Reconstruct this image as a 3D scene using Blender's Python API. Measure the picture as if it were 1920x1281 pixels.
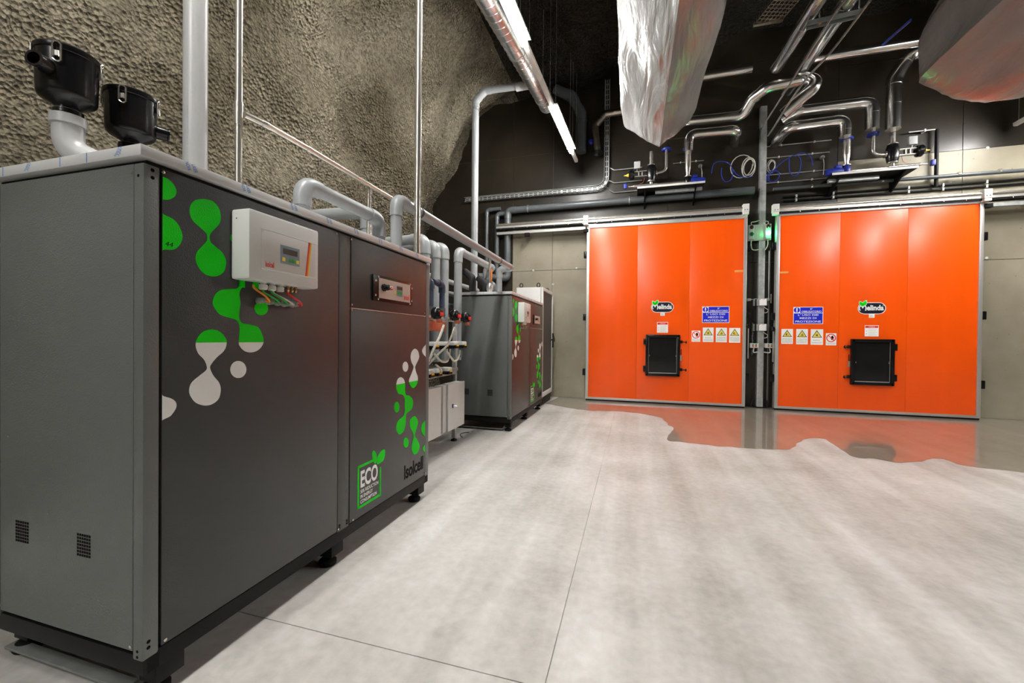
import bpy, bmesh, math, random
import numpy as np
from mathutils import Vector, Matrix, noise as mnoise

random.seed(7)
scene = bpy.context.scene
C = scene.collection
for o in list(bpy.data.objects):
    bpy.data.objects.remove(o)

# ------------------------------------------------------------------ camera
F_PX, CX, CY = 778.5, 960.0, 640.5
YAW, PITCH, ROLL, CAM_H = -0.285, -0.0085, 0.010, 1.2
_F = np.array([math.sin(YAW)*math.cos(PITCH), math.cos(YAW)*math.cos(PITCH), math.sin(PITCH)])
_R = np.array([math.cos(YAW), -math.sin(YAW), 0.0])
_U = np.cross(_R, _F)
_R, _U = _R*math.cos(ROLL)+_U*math.sin(ROLL), -_R*math.sin(ROLL)+_U*math.cos(ROLL)
cam_data = bpy.data.cameras.new('camera')
cam_data.sensor_fit = 'HORIZONTAL'
cam_data.sensor_width = 36.0
cam_data.lens = F_PX/1920.0*36.0
cam_data.clip_start = 0.02
cam = bpy.data.objects.new('camera', cam_data)
C.objects.link(cam)
cam.matrix_world = Matrix(((_R[0], _U[0], -_F[0], 0), (_R[1], _U[1], -_F[1], 0),
                           (_R[2], _U[2], -_F[2], CAM_H), (0, 0, 0, 1)))
scene.camera = cam

# ------------------------------------------------------------------ world, exposure
world = bpy.data.worlds.new('cave_air')
scene.world = world
world.use_nodes = True
world.node_tree.nodes['Background'].inputs[0].default_value = (0.02, 0.02, 0.02, 1)
world.node_tree.nodes['Background'].inputs[1].default_value = 0.2
vs = scene.view_settings
vs.view_transform = 'Standard'
vs.look = 'None'
vs.gamma = 1.0
vs.use_curve_mapping = False
vs.exposure = 2.8
TUBE_EMISSION = 33.0
TUBE_COLOR = (1.0, 0.985, 0.955)


# ------------------------------------------------------------------ photo pixel -> point on a known plane
def at(u, v, x=None, y=None, z=None):
    d = _F + _R*(u-CX)/F_PX - _U*(v-CY)/F_PX
    if x is not None:
        t = x/d[0]
    elif y is not None:
        t = y/d[1]
    else:
        t = (z-CAM_H)/d[2]
    return Vector((d[0]*t, d[1]*t, CAM_H+d[2]*t))


# ------------------------------------------------------------------ materials
MATS = {}


def pm(name, col, rough=0.5, metal=0.0, var=0.12, scale=6.0, bump=0.0, bscale=80.0, rvar=0.0,
       col2=None, stretch=(1, 1, 1), coat=0.0, spec=0.5, detail=4.0, trans=0.0, emit=None, estr=0.0, alpha=1.0):
    """procedural principled material: noise-varied colour, optional fine relief"""
    m = bpy.data.materials.new(name)
    m.use_nodes = True
    nt = m.node_tree
    b = nt.nodes['Principled BSDF']
    tc = nt.nodes.new('ShaderNodeTexCoord')
    mp = nt.nodes.new('ShaderNodeMapping')
    mp.inputs['Scale'].default_value = stretch
    nt.links.new(tc.outputs['Object'], mp.inputs['Vector'])
    n = nt.nodes.new('ShaderNodeTexNoise')
    n.inputs['Scale'].default_value = scale
    n.inputs['Detail'].default_value = detail
    nt.links.new(mp.outputs[0], n.inputs['Vector'])
    r = nt.nodes.new('ShaderNodeValToRGB')
    c2 = col2 if col2 else tuple(c*(1-var) for c in col)
    c1 = col if col2 else tuple(min(1.0, c*(1+var)) for c in col)
    r.color_ramp.elements[0].color = (*c2, 1)
    r.color_ramp.elements[1].color = (*c1, 1)
    r.color_ramp.elements[0].position = 0.3
    r.color_ramp.elements[1].position = 0.7
    nt.links.new(n.outputs['Fac'], r.inputs[0])
    nt.links.new(r.outputs[0], b.inputs['Base Color'])
    b.inputs['Roughness'].default_value = rough
    b.inputs['Metallic'].default_value = metal
    b.inputs['Specular IOR Level'].default_value = spec
    b.inputs['Coat Weight'].default_value = coat
    b.inputs['Coat Roughness'].default_value = 0.15
    b.inputs['Transmission Weight'].default_value = trans
    b.inputs['Alpha'].default_value = alpha
    if rvar:
        mr = nt.nodes.new('ShaderNodeMapRange')
        mr.inputs['To Min'].default_value = max(0.02, rough-rvar)
        mr.inputs['To Max'].default_value = rough+rvar
        nt.links.new(n.outputs['Fac'], mr.inputs['Value'])
        nt.links.new(mr.outputs[0], b.inputs['Roughness'])
    if bump:
        n2 = nt.nodes.new('ShaderNodeTexNoise')
        n2.inputs['Scale'].default_value = bscale
        n2.inputs['Detail'].default_value = 3.0
        nt.links.new(mp.outputs[0], n2.inputs['Vector'])
        bp = nt.nodes.new('ShaderNodeBump')
        bp.inputs['Strength'].default_value = min(1.0, bump)
        bp.inputs['Distance'].default_value = 0.01*max(1.0, bump)
        nt.links.new(n2.outputs['Fac'], bp.inputs['Height'])
        nt.links.new(bp.outputs[0], b.inputs['Normal'])
    if emit:
        b.inputs['Emission Color'].default_value = (*emit, 1)
        b.inputs['Emission Strength'].default_value = estr
    MATS[name] = m
    return m


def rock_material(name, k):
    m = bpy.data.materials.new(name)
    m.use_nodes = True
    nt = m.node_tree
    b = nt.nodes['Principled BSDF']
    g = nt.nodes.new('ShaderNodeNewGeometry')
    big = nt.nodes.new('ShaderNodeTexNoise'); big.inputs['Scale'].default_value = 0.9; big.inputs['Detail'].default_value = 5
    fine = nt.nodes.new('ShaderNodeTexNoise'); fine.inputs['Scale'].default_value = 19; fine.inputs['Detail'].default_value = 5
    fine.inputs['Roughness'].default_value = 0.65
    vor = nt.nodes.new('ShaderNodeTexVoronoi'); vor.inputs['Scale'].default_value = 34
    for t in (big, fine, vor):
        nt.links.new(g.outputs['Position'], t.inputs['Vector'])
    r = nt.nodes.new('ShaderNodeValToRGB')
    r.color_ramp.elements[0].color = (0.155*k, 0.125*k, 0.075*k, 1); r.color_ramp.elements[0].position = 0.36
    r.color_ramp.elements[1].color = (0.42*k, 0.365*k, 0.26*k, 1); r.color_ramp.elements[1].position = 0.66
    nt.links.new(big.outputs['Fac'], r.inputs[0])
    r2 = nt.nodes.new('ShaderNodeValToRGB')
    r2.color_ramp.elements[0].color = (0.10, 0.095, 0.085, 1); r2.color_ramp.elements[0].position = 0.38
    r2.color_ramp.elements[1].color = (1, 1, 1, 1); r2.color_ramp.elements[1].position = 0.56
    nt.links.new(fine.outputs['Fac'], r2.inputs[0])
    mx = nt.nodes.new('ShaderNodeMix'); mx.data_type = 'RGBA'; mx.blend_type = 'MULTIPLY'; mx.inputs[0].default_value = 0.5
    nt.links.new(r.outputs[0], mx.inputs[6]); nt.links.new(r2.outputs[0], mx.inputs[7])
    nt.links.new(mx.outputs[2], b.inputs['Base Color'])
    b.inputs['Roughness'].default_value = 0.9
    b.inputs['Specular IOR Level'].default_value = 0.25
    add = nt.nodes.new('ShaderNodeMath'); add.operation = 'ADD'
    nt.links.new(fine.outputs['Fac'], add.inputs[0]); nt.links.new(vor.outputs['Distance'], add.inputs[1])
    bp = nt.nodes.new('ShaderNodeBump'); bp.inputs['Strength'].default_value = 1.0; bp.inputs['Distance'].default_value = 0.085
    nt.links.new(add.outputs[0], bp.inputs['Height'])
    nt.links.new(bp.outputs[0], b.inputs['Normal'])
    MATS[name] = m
    return m


def floor_material(name, dark, light, rough, coat):
    m = bpy.data.materials.new(name)
    m.use_nodes = True
    nt = m.node_tree
    L = nt.links.new
    b = nt.nodes['Principled BSDF']
    g = nt.nodes.new('ShaderNodeNewGeometry')
    big = nt.nodes.new('ShaderNodeTexNoise'); big.inputs['Scale'].default_value = 1.1; big.inputs['Detail'].default_value = 7
    big.inputs['Roughness'].default_value = 0.62
    L(g.outputs['Position'], big.inputs['Vector'])
    # wheel tracks: noise stretched along a curved heading towards the doors
    mp = nt.nodes.new('ShaderNodeMapping'); mp.inputs['Rotation'].default_value = (0, 0, math.radians(24))
    mp.inputs['Scale'].default_value = (3.2, 0.22, 1)
    L(g.outputs['Position'], mp.inputs['Vector'])
    trk = nt.nodes.new('ShaderNodeTexNoise'); trk.inputs['Scale'].default_value = 1.3; trk.inputs['Detail'].default_value = 5
    trk.inputs['Distortion'].default_value = 0.35
    L(mp.outputs[0], trk.inputs['Vector'])
    fine = nt.nodes.new('ShaderNodeTexNoise'); fine.inputs['Scale'].default_value = 22; fine.inputs['Detail'].default_value = 6
    L(g.outputs['Position'], fine.inputs['Vector'])
    a1 = nt.nodes.new('ShaderNodeMath'); a1.operation = 'MULTIPLY_ADD'; a1.inputs[1].default_value = 0.55
    a2 = nt.nodes.new('ShaderNodeMath'); a2.operation = 'MULTIPLY_ADD'; a2.inputs[1].default_value = 0.45
    a3 = nt.nodes.new('ShaderNodeMath'); a3.operation = 'MULTIPLY'; a3.inputs[1].default_value = 0.22
    L(fine.outputs['Fac'], a3.inputs[0])
    L(trk.outputs['Fac'], a2.inputs[0]); L(a3.outputs[0], a2.inputs[2])
    L(big.outputs['Fac'], a1.inputs[0]); L(a2.outputs[0], a1.inputs[2])
    r = nt.nodes.new('ShaderNodeValToRGB')
    r.color_ramp.elements[0].color = (*dark, 1); r.color_ramp.elements[0].position = 0.44
    r.color_ramp.elements[1].color = (*light, 1); r.color_ramp.elements[1].position = 0.76
    L(a1.outputs[0], r.inputs[0])
    L(r.outputs[0], b.inputs['Base Color'])
    b.inputs['Roughness'].default_value = rough
    b.inputs['Coat Weight'].default_value = coat
    b.inputs['Coat Roughness'].default_value = 0.02
    b.inputs['Coat IOR'].default_value = 2.8
    bp = nt.nodes.new('ShaderNodeBump'); bp.inputs['Strength'].default_value = 0.12; bp.inputs['Distance'].default_value = 0.004
    L(fine.outputs['Fac'], bp.inputs['Height'])
    L(bp.outputs[0], b.inputs['Normal'])
    MATS[name] = m
    return m


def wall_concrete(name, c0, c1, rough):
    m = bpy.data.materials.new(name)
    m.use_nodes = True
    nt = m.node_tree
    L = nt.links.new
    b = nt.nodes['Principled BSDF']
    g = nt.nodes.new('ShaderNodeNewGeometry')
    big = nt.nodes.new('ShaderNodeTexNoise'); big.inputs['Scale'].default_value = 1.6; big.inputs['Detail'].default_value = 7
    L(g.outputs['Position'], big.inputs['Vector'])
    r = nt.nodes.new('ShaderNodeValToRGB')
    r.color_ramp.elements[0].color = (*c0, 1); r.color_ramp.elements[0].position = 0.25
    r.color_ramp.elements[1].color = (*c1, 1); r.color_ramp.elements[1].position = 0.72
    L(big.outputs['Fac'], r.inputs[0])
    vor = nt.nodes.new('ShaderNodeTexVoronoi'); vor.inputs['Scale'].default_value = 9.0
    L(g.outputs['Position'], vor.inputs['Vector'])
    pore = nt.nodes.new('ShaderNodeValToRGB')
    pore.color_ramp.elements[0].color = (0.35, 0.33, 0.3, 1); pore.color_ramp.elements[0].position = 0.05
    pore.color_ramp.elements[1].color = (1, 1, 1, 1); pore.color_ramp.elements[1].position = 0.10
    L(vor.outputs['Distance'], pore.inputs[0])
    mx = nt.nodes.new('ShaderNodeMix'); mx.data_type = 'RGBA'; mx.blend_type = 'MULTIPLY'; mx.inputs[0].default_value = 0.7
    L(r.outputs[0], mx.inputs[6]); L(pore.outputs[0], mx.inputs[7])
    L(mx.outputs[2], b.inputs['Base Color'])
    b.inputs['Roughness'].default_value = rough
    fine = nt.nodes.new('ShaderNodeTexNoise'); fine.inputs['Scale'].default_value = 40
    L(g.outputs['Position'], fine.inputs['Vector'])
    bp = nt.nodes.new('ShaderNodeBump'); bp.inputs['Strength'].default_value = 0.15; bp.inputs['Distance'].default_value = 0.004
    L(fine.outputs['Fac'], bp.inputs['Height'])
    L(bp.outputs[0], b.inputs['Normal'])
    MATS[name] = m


rock_material('shotcrete', 0.70)
rock_material('shaded_shotcrete', 0.11)  # much darker shotcrete, the shade under the vault put into its colour
wall_concrete('formed_concrete', (0.23, 0.20, 0.14), (0.36, 0.325, 0.245), 0.5)
wall_concrete('shaded_concrete', (0.012, 0.0095, 0.0055), (0.030, 0.023, 0.014), 0.36)  # formed concrete in a dark brown tone, with shade put into the colour
floor_material('floor_concrete', (0.29, 0.275, 0.242), (0.61, 0.605, 0.58), 0.5, 0.0)
floor_material('wet_concrete', (0.24, 0.215, 0.17), (0.36, 0.33, 0.27), 0.35, 1.0)
pm('joint_dark', (0.10, 0.095, 0.08), 0.9)
pm('joint_filler', (0.62, 0.60, 0.56), 0.8, col2=(0.25, 0.24, 0.21), scale=1.5)
pm('cabinet_grey', (0.132, 0.142, 0.136), 0.36, 0.0, 0.03, 3.0, 0.22, 240.0)
pm('cabinet_shaded_front', (0.047, 0.048, 0.047), 0.27, 0.0, 0.03, 3.0, 0.18, 240.0)  # same powder coat as the sides, front shade put into the colour
pm('black_steel', (0.005, 0.005, 0.005), 0.5, 0.0, 0.2, 12, spec=0.22)
pm('black_plastic', (0.005, 0.005, 0.0055), 0.25, 0.0, 0.2, 10, 0.05, 30, spec=0.4)
pm('black_rubber', (0.006, 0.006, 0.006), 0.7, 0.0, 0.2, 10, spec=0.2)
pm('film_metal', (0.66, 0.665, 0.66), 0.42, 0.15, 0.05, 5)
pm('film_blue', (0.06, 0.24, 0.62), 0.5, 0, 0.1, 30)
pm('leaf_green', (0.0, 0.70, 0.0), 0.45, 0, 0.02, 4, 0.2, 240, spec=0.2)
pm('decal_white', (0.93, 0.93, 0.915), 0.45, 0, 0.02, 4)
pm('decal_black', (0.002, 0.002, 0.002), 0.6, spec=0.1)
pm('box_white', (0.72, 0.72, 0.69), 0.40, 0, 0.02, 3)
pm('box_inset', (0.66, 0.64, 0.61), 0.45, 0, 0.02, 3)
pm('cab_white', (0.66, 0.66, 0.635), 0.40, 0, 0.03, 3)
pm('keypad_blue', (0.22, 0.30, 0.36), 0.45)
pm('lcd', (0.035, 0.045, 0.03), 0.25)
pm('red_print', (0.75, 0.03, 0.02), 0.45)
pm('orange_print', (0.95, 0.22, 0.01), 0.45)
pm('yellow_print', (0.90, 0.68, 0.06), 0.45)
pm('green_key', (0.01, 0.33, 0.04), 0.45)
pm('beige_panel', (0.60, 0.50, 0.44), 0.4, 0.1, 0.03)
pm('pvc_grey', (0.30, 0.315, 0.32), 0.32, 0, 0.06, 5, 0, 60)
pm('pvc_pale', (0.40, 0.405, 0.40), 0.33, 0, 0.05, 5)
pm('pvc_dark', (0.085, 0.095, 0.10), 0.34, 0, 0.1, 5)
pm('pvc_blue', (0.045, 0.062, 0.10), 0.35, 0, 0.35, 14)
pm('insulation_black', (0.010, 0.010, 0.010), 0.8, 0, 0.2, 20, 0.2, 60)
pm('steel_bright', (0.72, 0.68, 0.62), 0.24, 0.9, 0.05, 4)
pm('steel_plain', (0.55, 0.54, 0.51), 0.36, 0.85, 0.08, 8)
pm('galvanised', (0.55, 0.57, 0.56), 0.42, 0.6, 0.16, 16, 0.03, 40)
pm('aluminium', (0.66, 0.65, 0.62), 0.38, 0.7, 0.05, 4, stretch=(1, 1, 0.2))
pm('cladding', (0.74, 0.73, 0.71), 0.20, 1.0, 0.06, 3, 0.10, 14)
pm('spiral_metal', (0.60, 0.60, 0.60), 0.30, 1.0, 0.1, 8)
pm('tray_copper', (0.42, 0.36, 0.30), 0.35, 1.0, 0.1, 8)
pm('strut_green', (0.16, 0.18, 0.17), 0.5, 0.4, 0.1, 8)
pm('door_orange', (0.98, 0.098, 0.0), 0.30, 0, 0.03, 2, 0.02, 8, stretch=(3, 1, 0.05))
pm('seal_black', (0.005, 0.005, 0.005), 0.6, spec=0.2)
pm('sign_blue', (0.006, 0.012, 0.62), 0.4)
pm('sign_yellow', (0.82, 0.66, 0.10), 0.4)
pm('sign_navy', (0.006, 0.010, 0.028), 0.35)
pm('sign_red', (0.80, 0.012, 0.015), 0.4)
pm('print_grey', (0.30, 0.29, 0.27), 0.5)
pm('tape_tan', (0.80, 0.36, 0.10), 0.5)
pm('blue_paint', (0.012, 0.028, 0.30), 0.4, 0, 0.2, 10)
pm('blue_strap', (0.012, 0.04, 0.36), 0.6)
pm('hose_white', (0.60, 0.57, 0.49), 0.5, 0, 0.18, 60)
pm('hose_green', (0.02, 0.36, 0.04), 0.4)
pm('hose_red', (0.80, 0.012, 0.015), 0.35)
pm('hose_orange', (0.80, 0.24, 0.02), 0.4)
pm('brass', (0.62, 0.43, 0.20), 0.32, 1.0, 0.1)
pm('copper_red', (0.42, 0.12, 0.06), 0.45, 0.3, 0.2, 20)
pm('plate_teal', (0.13, 0.18, 0.18), 0.42, 0.4, 0.1, 12)
pm('mesh_grey', (0.060, 0.062, 0.058), 0.5, 0.2, 0.4, 260, 0.3, 300, detail=1)
pm('cable_white', (0.62, 0.60, 0.54), 0.5)
pm('grey_box', (0.36, 0.37, 0.36), 0.5)
pm('knob_yellow', (0.85, 0.55, 0.02), 0.4)
pm('lamp_housing', (0.72, 0.70, 0.66), 0.4)
pm('green_off', (0.004, 0.10, 0.025), 0.2)
pm('red_off', (0.06, 0.008, 0.008), 0.2)
pm('green_lamp', (0.05, 0.9, 0.3), 0.2, emit=(0.05, 1.0, 0.25), estr=22.0)
pm('tube_light', (0.9, 0.9, 0.9), 0.4, emit=TUBE_COLOR, estr=TUBE_EMISSION)
pm('blade_grey', (0.20, 0.21, 0.20), 0.5, 0, 0.25, 9)


def wrap_material():
    m = bpy.data.materials.new('plastic_wrap')
    m.use_nodes = True
    nt = m.node_tree
    L = nt.links.new
    b = nt.nodes['Principled BSDF']
    b.inputs['Base Color'].default_value = (0.55, 0.55, 0.53, 1)
    b.inputs['Roughness'].default_value = 0.24
    b.inputs['Specular IOR Level'].default_value = 0.8
    tc = nt.nodes.new('ShaderNodeTexCoord')
    n1 = nt.nodes.new('ShaderNodeTexNoise'); n1.inputs['Scale'].default_value = 2.2; n1.inputs['Detail'].default_value = 6
    n1.inputs['Distortion'].default_value = 0.8
    mp = nt.nodes.new('ShaderNodeMapping'); mp.inputs['Scale'].default_value = (2.4, 0.45, 1.2)
    L(tc.outputs['Object'], mp.inputs['Vector']); L(mp.outputs[0], n1.inputs['Vector'])
    bp = nt.nodes.new('ShaderNodeBump'); bp.inputs['Strength'].default_value = 0.55; bp.inputs['Distance'].default_value = 0.08
    L(n1.outputs['Fac'], bp.inputs['Height']); L(bp.outputs[0], b.inputs['Normal'])
    r = nt.nodes.new('ShaderNodeValToRGB')
    r.color_ramp.elements[0].color = (0.16, 0.16, 0.155, 1); r.color_ramp.elements[1].color = (0.30, 0.30, 0.29, 1)
    L(n1.outputs['Fac'], r.inputs[0]); L(r.outputs[0], b.inputs['Base Color'])
    MATS['plastic_wrap'] = m


wrap_material()


# ------------------------------------------------------------------ mesh building
class MB:
    def __init__(self):
        self.v = []
        self.f = []

    def add(self, vs_, fs_):
        n = len(self.v)
        self.v.extend(Vector(p) for p in vs_)
        self.f.extend(tuple(i+n for i in f) for f in fs_)
        return self

    def box(self, lo, hi, bev=0.0):
        lo = Vector(lo); hi = Vector(hi)
        lo, hi = Vector([min(a, b) for a, b in zip(lo, hi)]), Vector([max(a, b) for a, b in zip(lo, hi)])
        bev = min(bev, min(hi-lo)*0.45)
        if bev <= 0:
            vs_ = [(x, y, z) for z in (lo.z, hi.z) for y in (lo.y, hi.y) for x in (lo.x, hi.x)]
            fs_ = [(0, 2, 3, 1), (4, 5, 7, 6), (0, 1, 5, 4), (2, 6, 7, 3), (0, 4, 6, 2), (1, 3, 7, 5)]
            return self.add(vs_, fs_)
        bm = bmesh.new()
        bmesh.ops.create_cube(bm, size=1.0)
        s = hi-lo; c = (hi+lo)/2
        for w in bm.verts:
            w.co = Vector((w.co.x*s.x, w.co.y*s.y, w.co.z*s.z))+c
        bmesh.ops.bevel(bm, geom=bm.edges[:], offset=bev, segments=2, profile=0.6, affect='EDGES')
        bm.verts.index_update()
        self.add([w.co.copy() for w in bm.verts], [tuple(w.index for w in f.verts) for f in bm.faces])
        bm.free()
        return self

    def tube(self, pts, r, seg=14, caps=True, radii=None):
        pts = [Vector(p) for p in pts]
        n = len(pts)
        tang = []
        for i in range(n):
            a = pts[max(0, i-1)]; b = pts[min(n-1, i+1)]
            t = b-a
            tang.append(t.normalized() if t.length > 1e-9 else Vector((0, 0, 1)))
        ref = Vector((0, 0, 1)) if abs(tang[0].z) < 0.9 else Vector((1, 0, 0))
        nrm = (ref-tang[0]*ref.dot(tang[0])).normalized()
        vs_ = []
        for i in range(n):
            if i:
                nrm = nrm-tang[i]*nrm.dot(tang[i])
                nrm = nrm.normalized() if nrm.length > 1e-6 else tang[i].orthogonal().normalized()
            bi = tang[i].cross(nrm)
            rr = radii[i] if radii else r
            for k in range(seg):
                a = 2*math.pi*k/seg
                vs_.append(pts[i]+nrm*math.cos(a)*rr+bi*math.sin(a)*rr)
        fs_ = []
        for i in range(n-1):
            for k in range(seg):
                k2 = (k+1) % seg
                fs_.append((i*seg+k, i*seg+k2, (i+1)*seg+k2, (i+1)*seg+k))
        if caps:
            fs_.append(tuple(range(seg-1, -1, -1)))
            fs_.append(tuple((n-1)*seg+k for k in range(seg)))
        return self.add(vs_, fs_)

    def lathe(self, base, axis, prof, seg=28):
        """prof: list of (radius, distance along axis)"""
        base = Vector(base); ax = Vector(axis).normalized()
        u = ax.orthogonal().normalized(); w = ax.cross(u)
        vs_ = []
        for (r, h) in prof:
            for k in range(seg):
                a = 2*math.pi*k/seg
                vs_.append(base+ax*h+(u*math.cos(a)+w*math.sin(a))*max(r, 1e-5))
        fs_ = []
        for i in range(len(prof)-1):
            for k in range(seg):
                k2 = (k+1) % seg
                fs_.append((i*seg+k, i*seg+k2, (i+1)*seg+k2, (i+1)*seg+k))
        fs_.append(tuple(range(seg-1, -1, -1)))
        fs_.append(tuple((len(prof)-1)*seg+k for k in range(seg)))
        return self.add(vs_, fs_)

    def prism(self, poly, off):
        """poly: list of 3D points (planar), extruded by off"""
        poly = [Vector(p) for p in poly]; off = Vector(off); n = len(poly)
        vs_ = poly+[p+off for p in poly]
        fs_ = [tuple(range(n-1, -1, -1)), tuple(range(n, 2*n))]
        for i in range(n):
            j = (i+1) % n
            fs_.append((i, j, n+j, n+i))
        return self.add(vs_, fs_)

    def obox(self, c, ax, ay, az, bev=0.0):
        """oriented box, half axes"""
        c = Vector(c); ax = Vector(ax); ay = Vector(ay); az = Vector(az)
        vs_ = [c+ax*sx+ay*sy+az*sz for sz in (-1, 1) for sy in (-1, 1) for sx in (-1, 1)]
        fs_ = [(0, 2, 3, 1), (4, 5, 7, 6), (0, 1, 5, 4), (2, 6, 7, 3), (0, 4, 6, 2), (1, 3, 7, 5)]
        return self.add(vs_, fs_)

    def build(self, name, mat, parent=None, smooth=False, origin=None):
        me = bpy.data.meshes.new(name)
        if parent is not None:
            base = Vector(parent['_base'])
        elif origin is not None:
            base = Vector(origin)
        else:
            xs = [p.x for p in self.v]; ys = [p.y for p in self.v]; zs = [p.z for p in self.v]
            base = Vector(((min(xs)+max(xs))/2, (min(ys)+max(ys))/2, min(zs)))
        me.from_pydata([tuple(p-base) for p in self.v], [], self.f)
        me.validate()
        bm = bmesh.new(); bm.from_mesh(me)
        bmesh.ops.recalc_face_normals(bm, faces=bm.faces[:])
        bm.to_mesh(me); bm.free()
        if smooth:
            for p in me.polygons:
                p.use_smooth = True
            try:
                me.set_sharp_from_angle(angle=math.radians(38))
            except Exception:
                pass
        me.materials.append(MATS[mat] if isinstance(mat, str) else mat)
        o = bpy.data.objects.new(name, me)
        C.objects.link(o)
        o['_base'] = tuple(base)
        if parent is not None:
            o.parent = parent
        else:
            o.location = base
        return o


def tag(o, label, cat, group=None, kind=None):
    if label:
        o['label'] = label
    if cat:
        o['category'] = cat
    if group:
        o['group'] = group
    if kind:
        o['kind'] = kind
    return o


def thing(name, label, cat, base, group=None):
    o = bpy.data.objects.new(name, None)
    C.objects.link(o)
    o.empty_display_size = 0.1
    o.location = Vector(base)
    o['_base'] = tuple(Vector(base))
    return tag(o, label, cat, group)


def struct(o):
    o['kind'] = 'structure'
    return o


def copy_tree(o, parent=None):
    c = o.copy()
    C.objects.link(c)
    c.parent = parent
    for ch in list(o.children):
        copy_tree(ch, c)
    return c


def B(name, mat, parent, lo, hi, bev=0.0):
    return MB().box(lo, hi, bev).build(name, mat, parent, smooth=bev > 0)


def T(name, mat, parent, pts, r, seg=12, radii=None):
    return MB().tube(pts, r, seg, radii=radii).build(name, mat, parent, smooth=True)


def fillet(pts, rad, n=8):
    pts = [Vector(p) for p in pts]
    out = [pts[0]]
    for i in range(1, len(pts)-1):
        p = pts[i]; d1 = (p-pts[i-1]).normalized(); d2 = (pts[i+1]-p).normalized()
        ang = d1.angle(d2)
        if ang < 0.02:
            out.append(p); continue
        t = min(rad*math.tan(ang/2), (p-pts[i-1]).length*0.49, (pts[i+1]-p).length*0.49)
        a = p-d1*t; b = p+d2*t
        for k in range(n+1):
            s = k/n
            # quadratic blend, close to an arc
            q = a*(1-s)**2+p*2*s*(1-s)+b*s*s
            out.append(q)
    out.append(pts[-1])
    return out


def spline(pts, n=8, closed=False):
    P = [Vector(p) for p in pts]; m = len(P); out = []
    rng = range(m) if closed else range(m-1)
    for i in rng:
        if closed:
            p0, p1, p2, p3 = P[(i-1) % m], P[i], P[(i+1) % m], P[(i+2) % m]
        else:
            p0, p1, p2, p3 = P[max(i-1, 0)], P[i], P[i+1], P[min(i+2, m-1)]
        for k in range(n):
            t = k/n
            out.append(0.5*((2*p1)+(-p0+p2)*t+(2*p0-5*p1+4*p2-p3)*t*t+(-p0+3*p1-3*p2+p3)*t**3))
    if not closed:
        out.append(P[-1])
    return out


def pipe(name, label, cat, pts, r, mat, emat=None, bend=2.2, fat=1.14, group=None, sock=1.1, seg=16, rings=None, base=None, nseg=8,
         collar=True):
    """a plumbing run: straight tubes and thicker elbows, each a part"""
    pts = [Vector(p) for p in pts]
    emat = emat or mat
    t0 = thing(name, label, cat, base or min(pts, key=lambda p: p.z), group)
    cuts = []
    for i in range(1, len(pts)-1):
        p = pts[i]; d1 = (p-pts[i-1]).normalized(); d2 = (pts[i+1]-p).normalized()
        ang = d1.angle(d2)
        t = min(bend*r*math.tan(ang/2), (p-pts[i-1]).length*0.48, (pts[i+1]-p).length*0.48)
        a = p-d1*t; b = p+d2*t
        arc = [a*(1-s)**2+p*2*s*(1-s)+b*s*s for s in [k/nseg for k in range(nseg+1)]]
        e = MB()
        s_ = sock*r
        e.tube([a-d1*s_]+arc+[b+d2*s_], r*fat, seg)
        e.build('elbow', emat, t0, smooth=True)
        cuts.append((a, b))
    start = pts[0]
    for (a, b) in cuts+[(pts[-1], None)]:
        if (a-start).length > 0.004:
            MB().tube([start, a], r, seg).build('tube', mat, t0, smooth=True)
        start = b
    for (p, d, rr, h, m_) in (rings or []):
        d = Vector(d).normalized()
        MB().tube([Vector(p)-d*h/2, Vector(p)+d*h/2], rr, seg).build('coupling', m_, t0, smooth=True)
    return t0


# ------------------------------------------------------------------ lettering
_TXT = {}


def text_geo(s, bold=0.0):
    key = (s, bold)
    if key in _TXT:
        return _TXT[key]
    cu = bpy.data.curves.new('lettering', 'FONT')
    cu.body = s
    cu.size = 1.0
    cu.offset = bold
    cu.resolution_u = 3
    ob = bpy.data.objects.new('lettering_tmp', cu)
    C.objects.link(ob)
    dg = bpy.context.evaluated_depsgraph_get()
    me = bpy.data.meshes.new_from_object(ob.evaluated_get(dg))
    vs_ = [v.co.copy() for v in me.vertices]
    fs_ = [tuple(p.vertices) for p in me.polygons]
    bpy.data.objects.remove(ob)
    bpy.data.curves.remove(cu)
    bpy.data.meshes.remove(me)
    x0 = min(v.x for v in vs_); x1 = max(v.x for v in vs_)
    y0 = min(v.y for v in vs_); y1 = max(v.y for v in vs_)
    vs_ = [Vector(((v.x-x0)/(x1-x0), (v.y-y0)/(y1-y0), 0)) for v in vs_]
    _TXT[key] = (vs_, fs_)
    return _TXT[key]


def letter(mb, s, o, r, u, bold=0.0, shear=0.0):
    """flat lettering filling the parallelogram o, o+r, o+u"""
    vs_, fs_ = text_geo(s, bold)
    o = Vector(o); r = Vector(r); u = Vector(u)
    mb.add([o+r*v.x+u*v.y for v in vs_], fs_)
    return mb


def label_text(name, s, mat, parent, o, r, u, bold=0.0):
    return letter(MB(), s, o, r, u, bold).build(name, mat, parent)


# ================================================================== THE PLACE
WALL_Y = 8.42          # face of the formed concrete end wall
DOOR_Y = 8.18          # face of the sliding doors

# ---- floor: concrete slabs with saw-cut joints
fl = thing('floor', 'pale grey concrete floor slab of the cave hall', None, (0, 0, -0.12))
struct(fl)
XS = [-4.9, -0.28, 3.9, 9.0]
YS = [-6.3, -2.6, 1.39, 8.75]
B('floor_base', 'joint_filler', fl, (-5.0, -6.4, -0.12), (9.1, 8.85, -0.004))
for i in range(3):
    for j in range(3):
        g = 0.0022
        B('slab', 'floor_concrete', fl, (XS[i]+g, YS[j]+g, -0.004), (XS[i+1]-g, YS[j+1]-g, 0.0))

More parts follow.
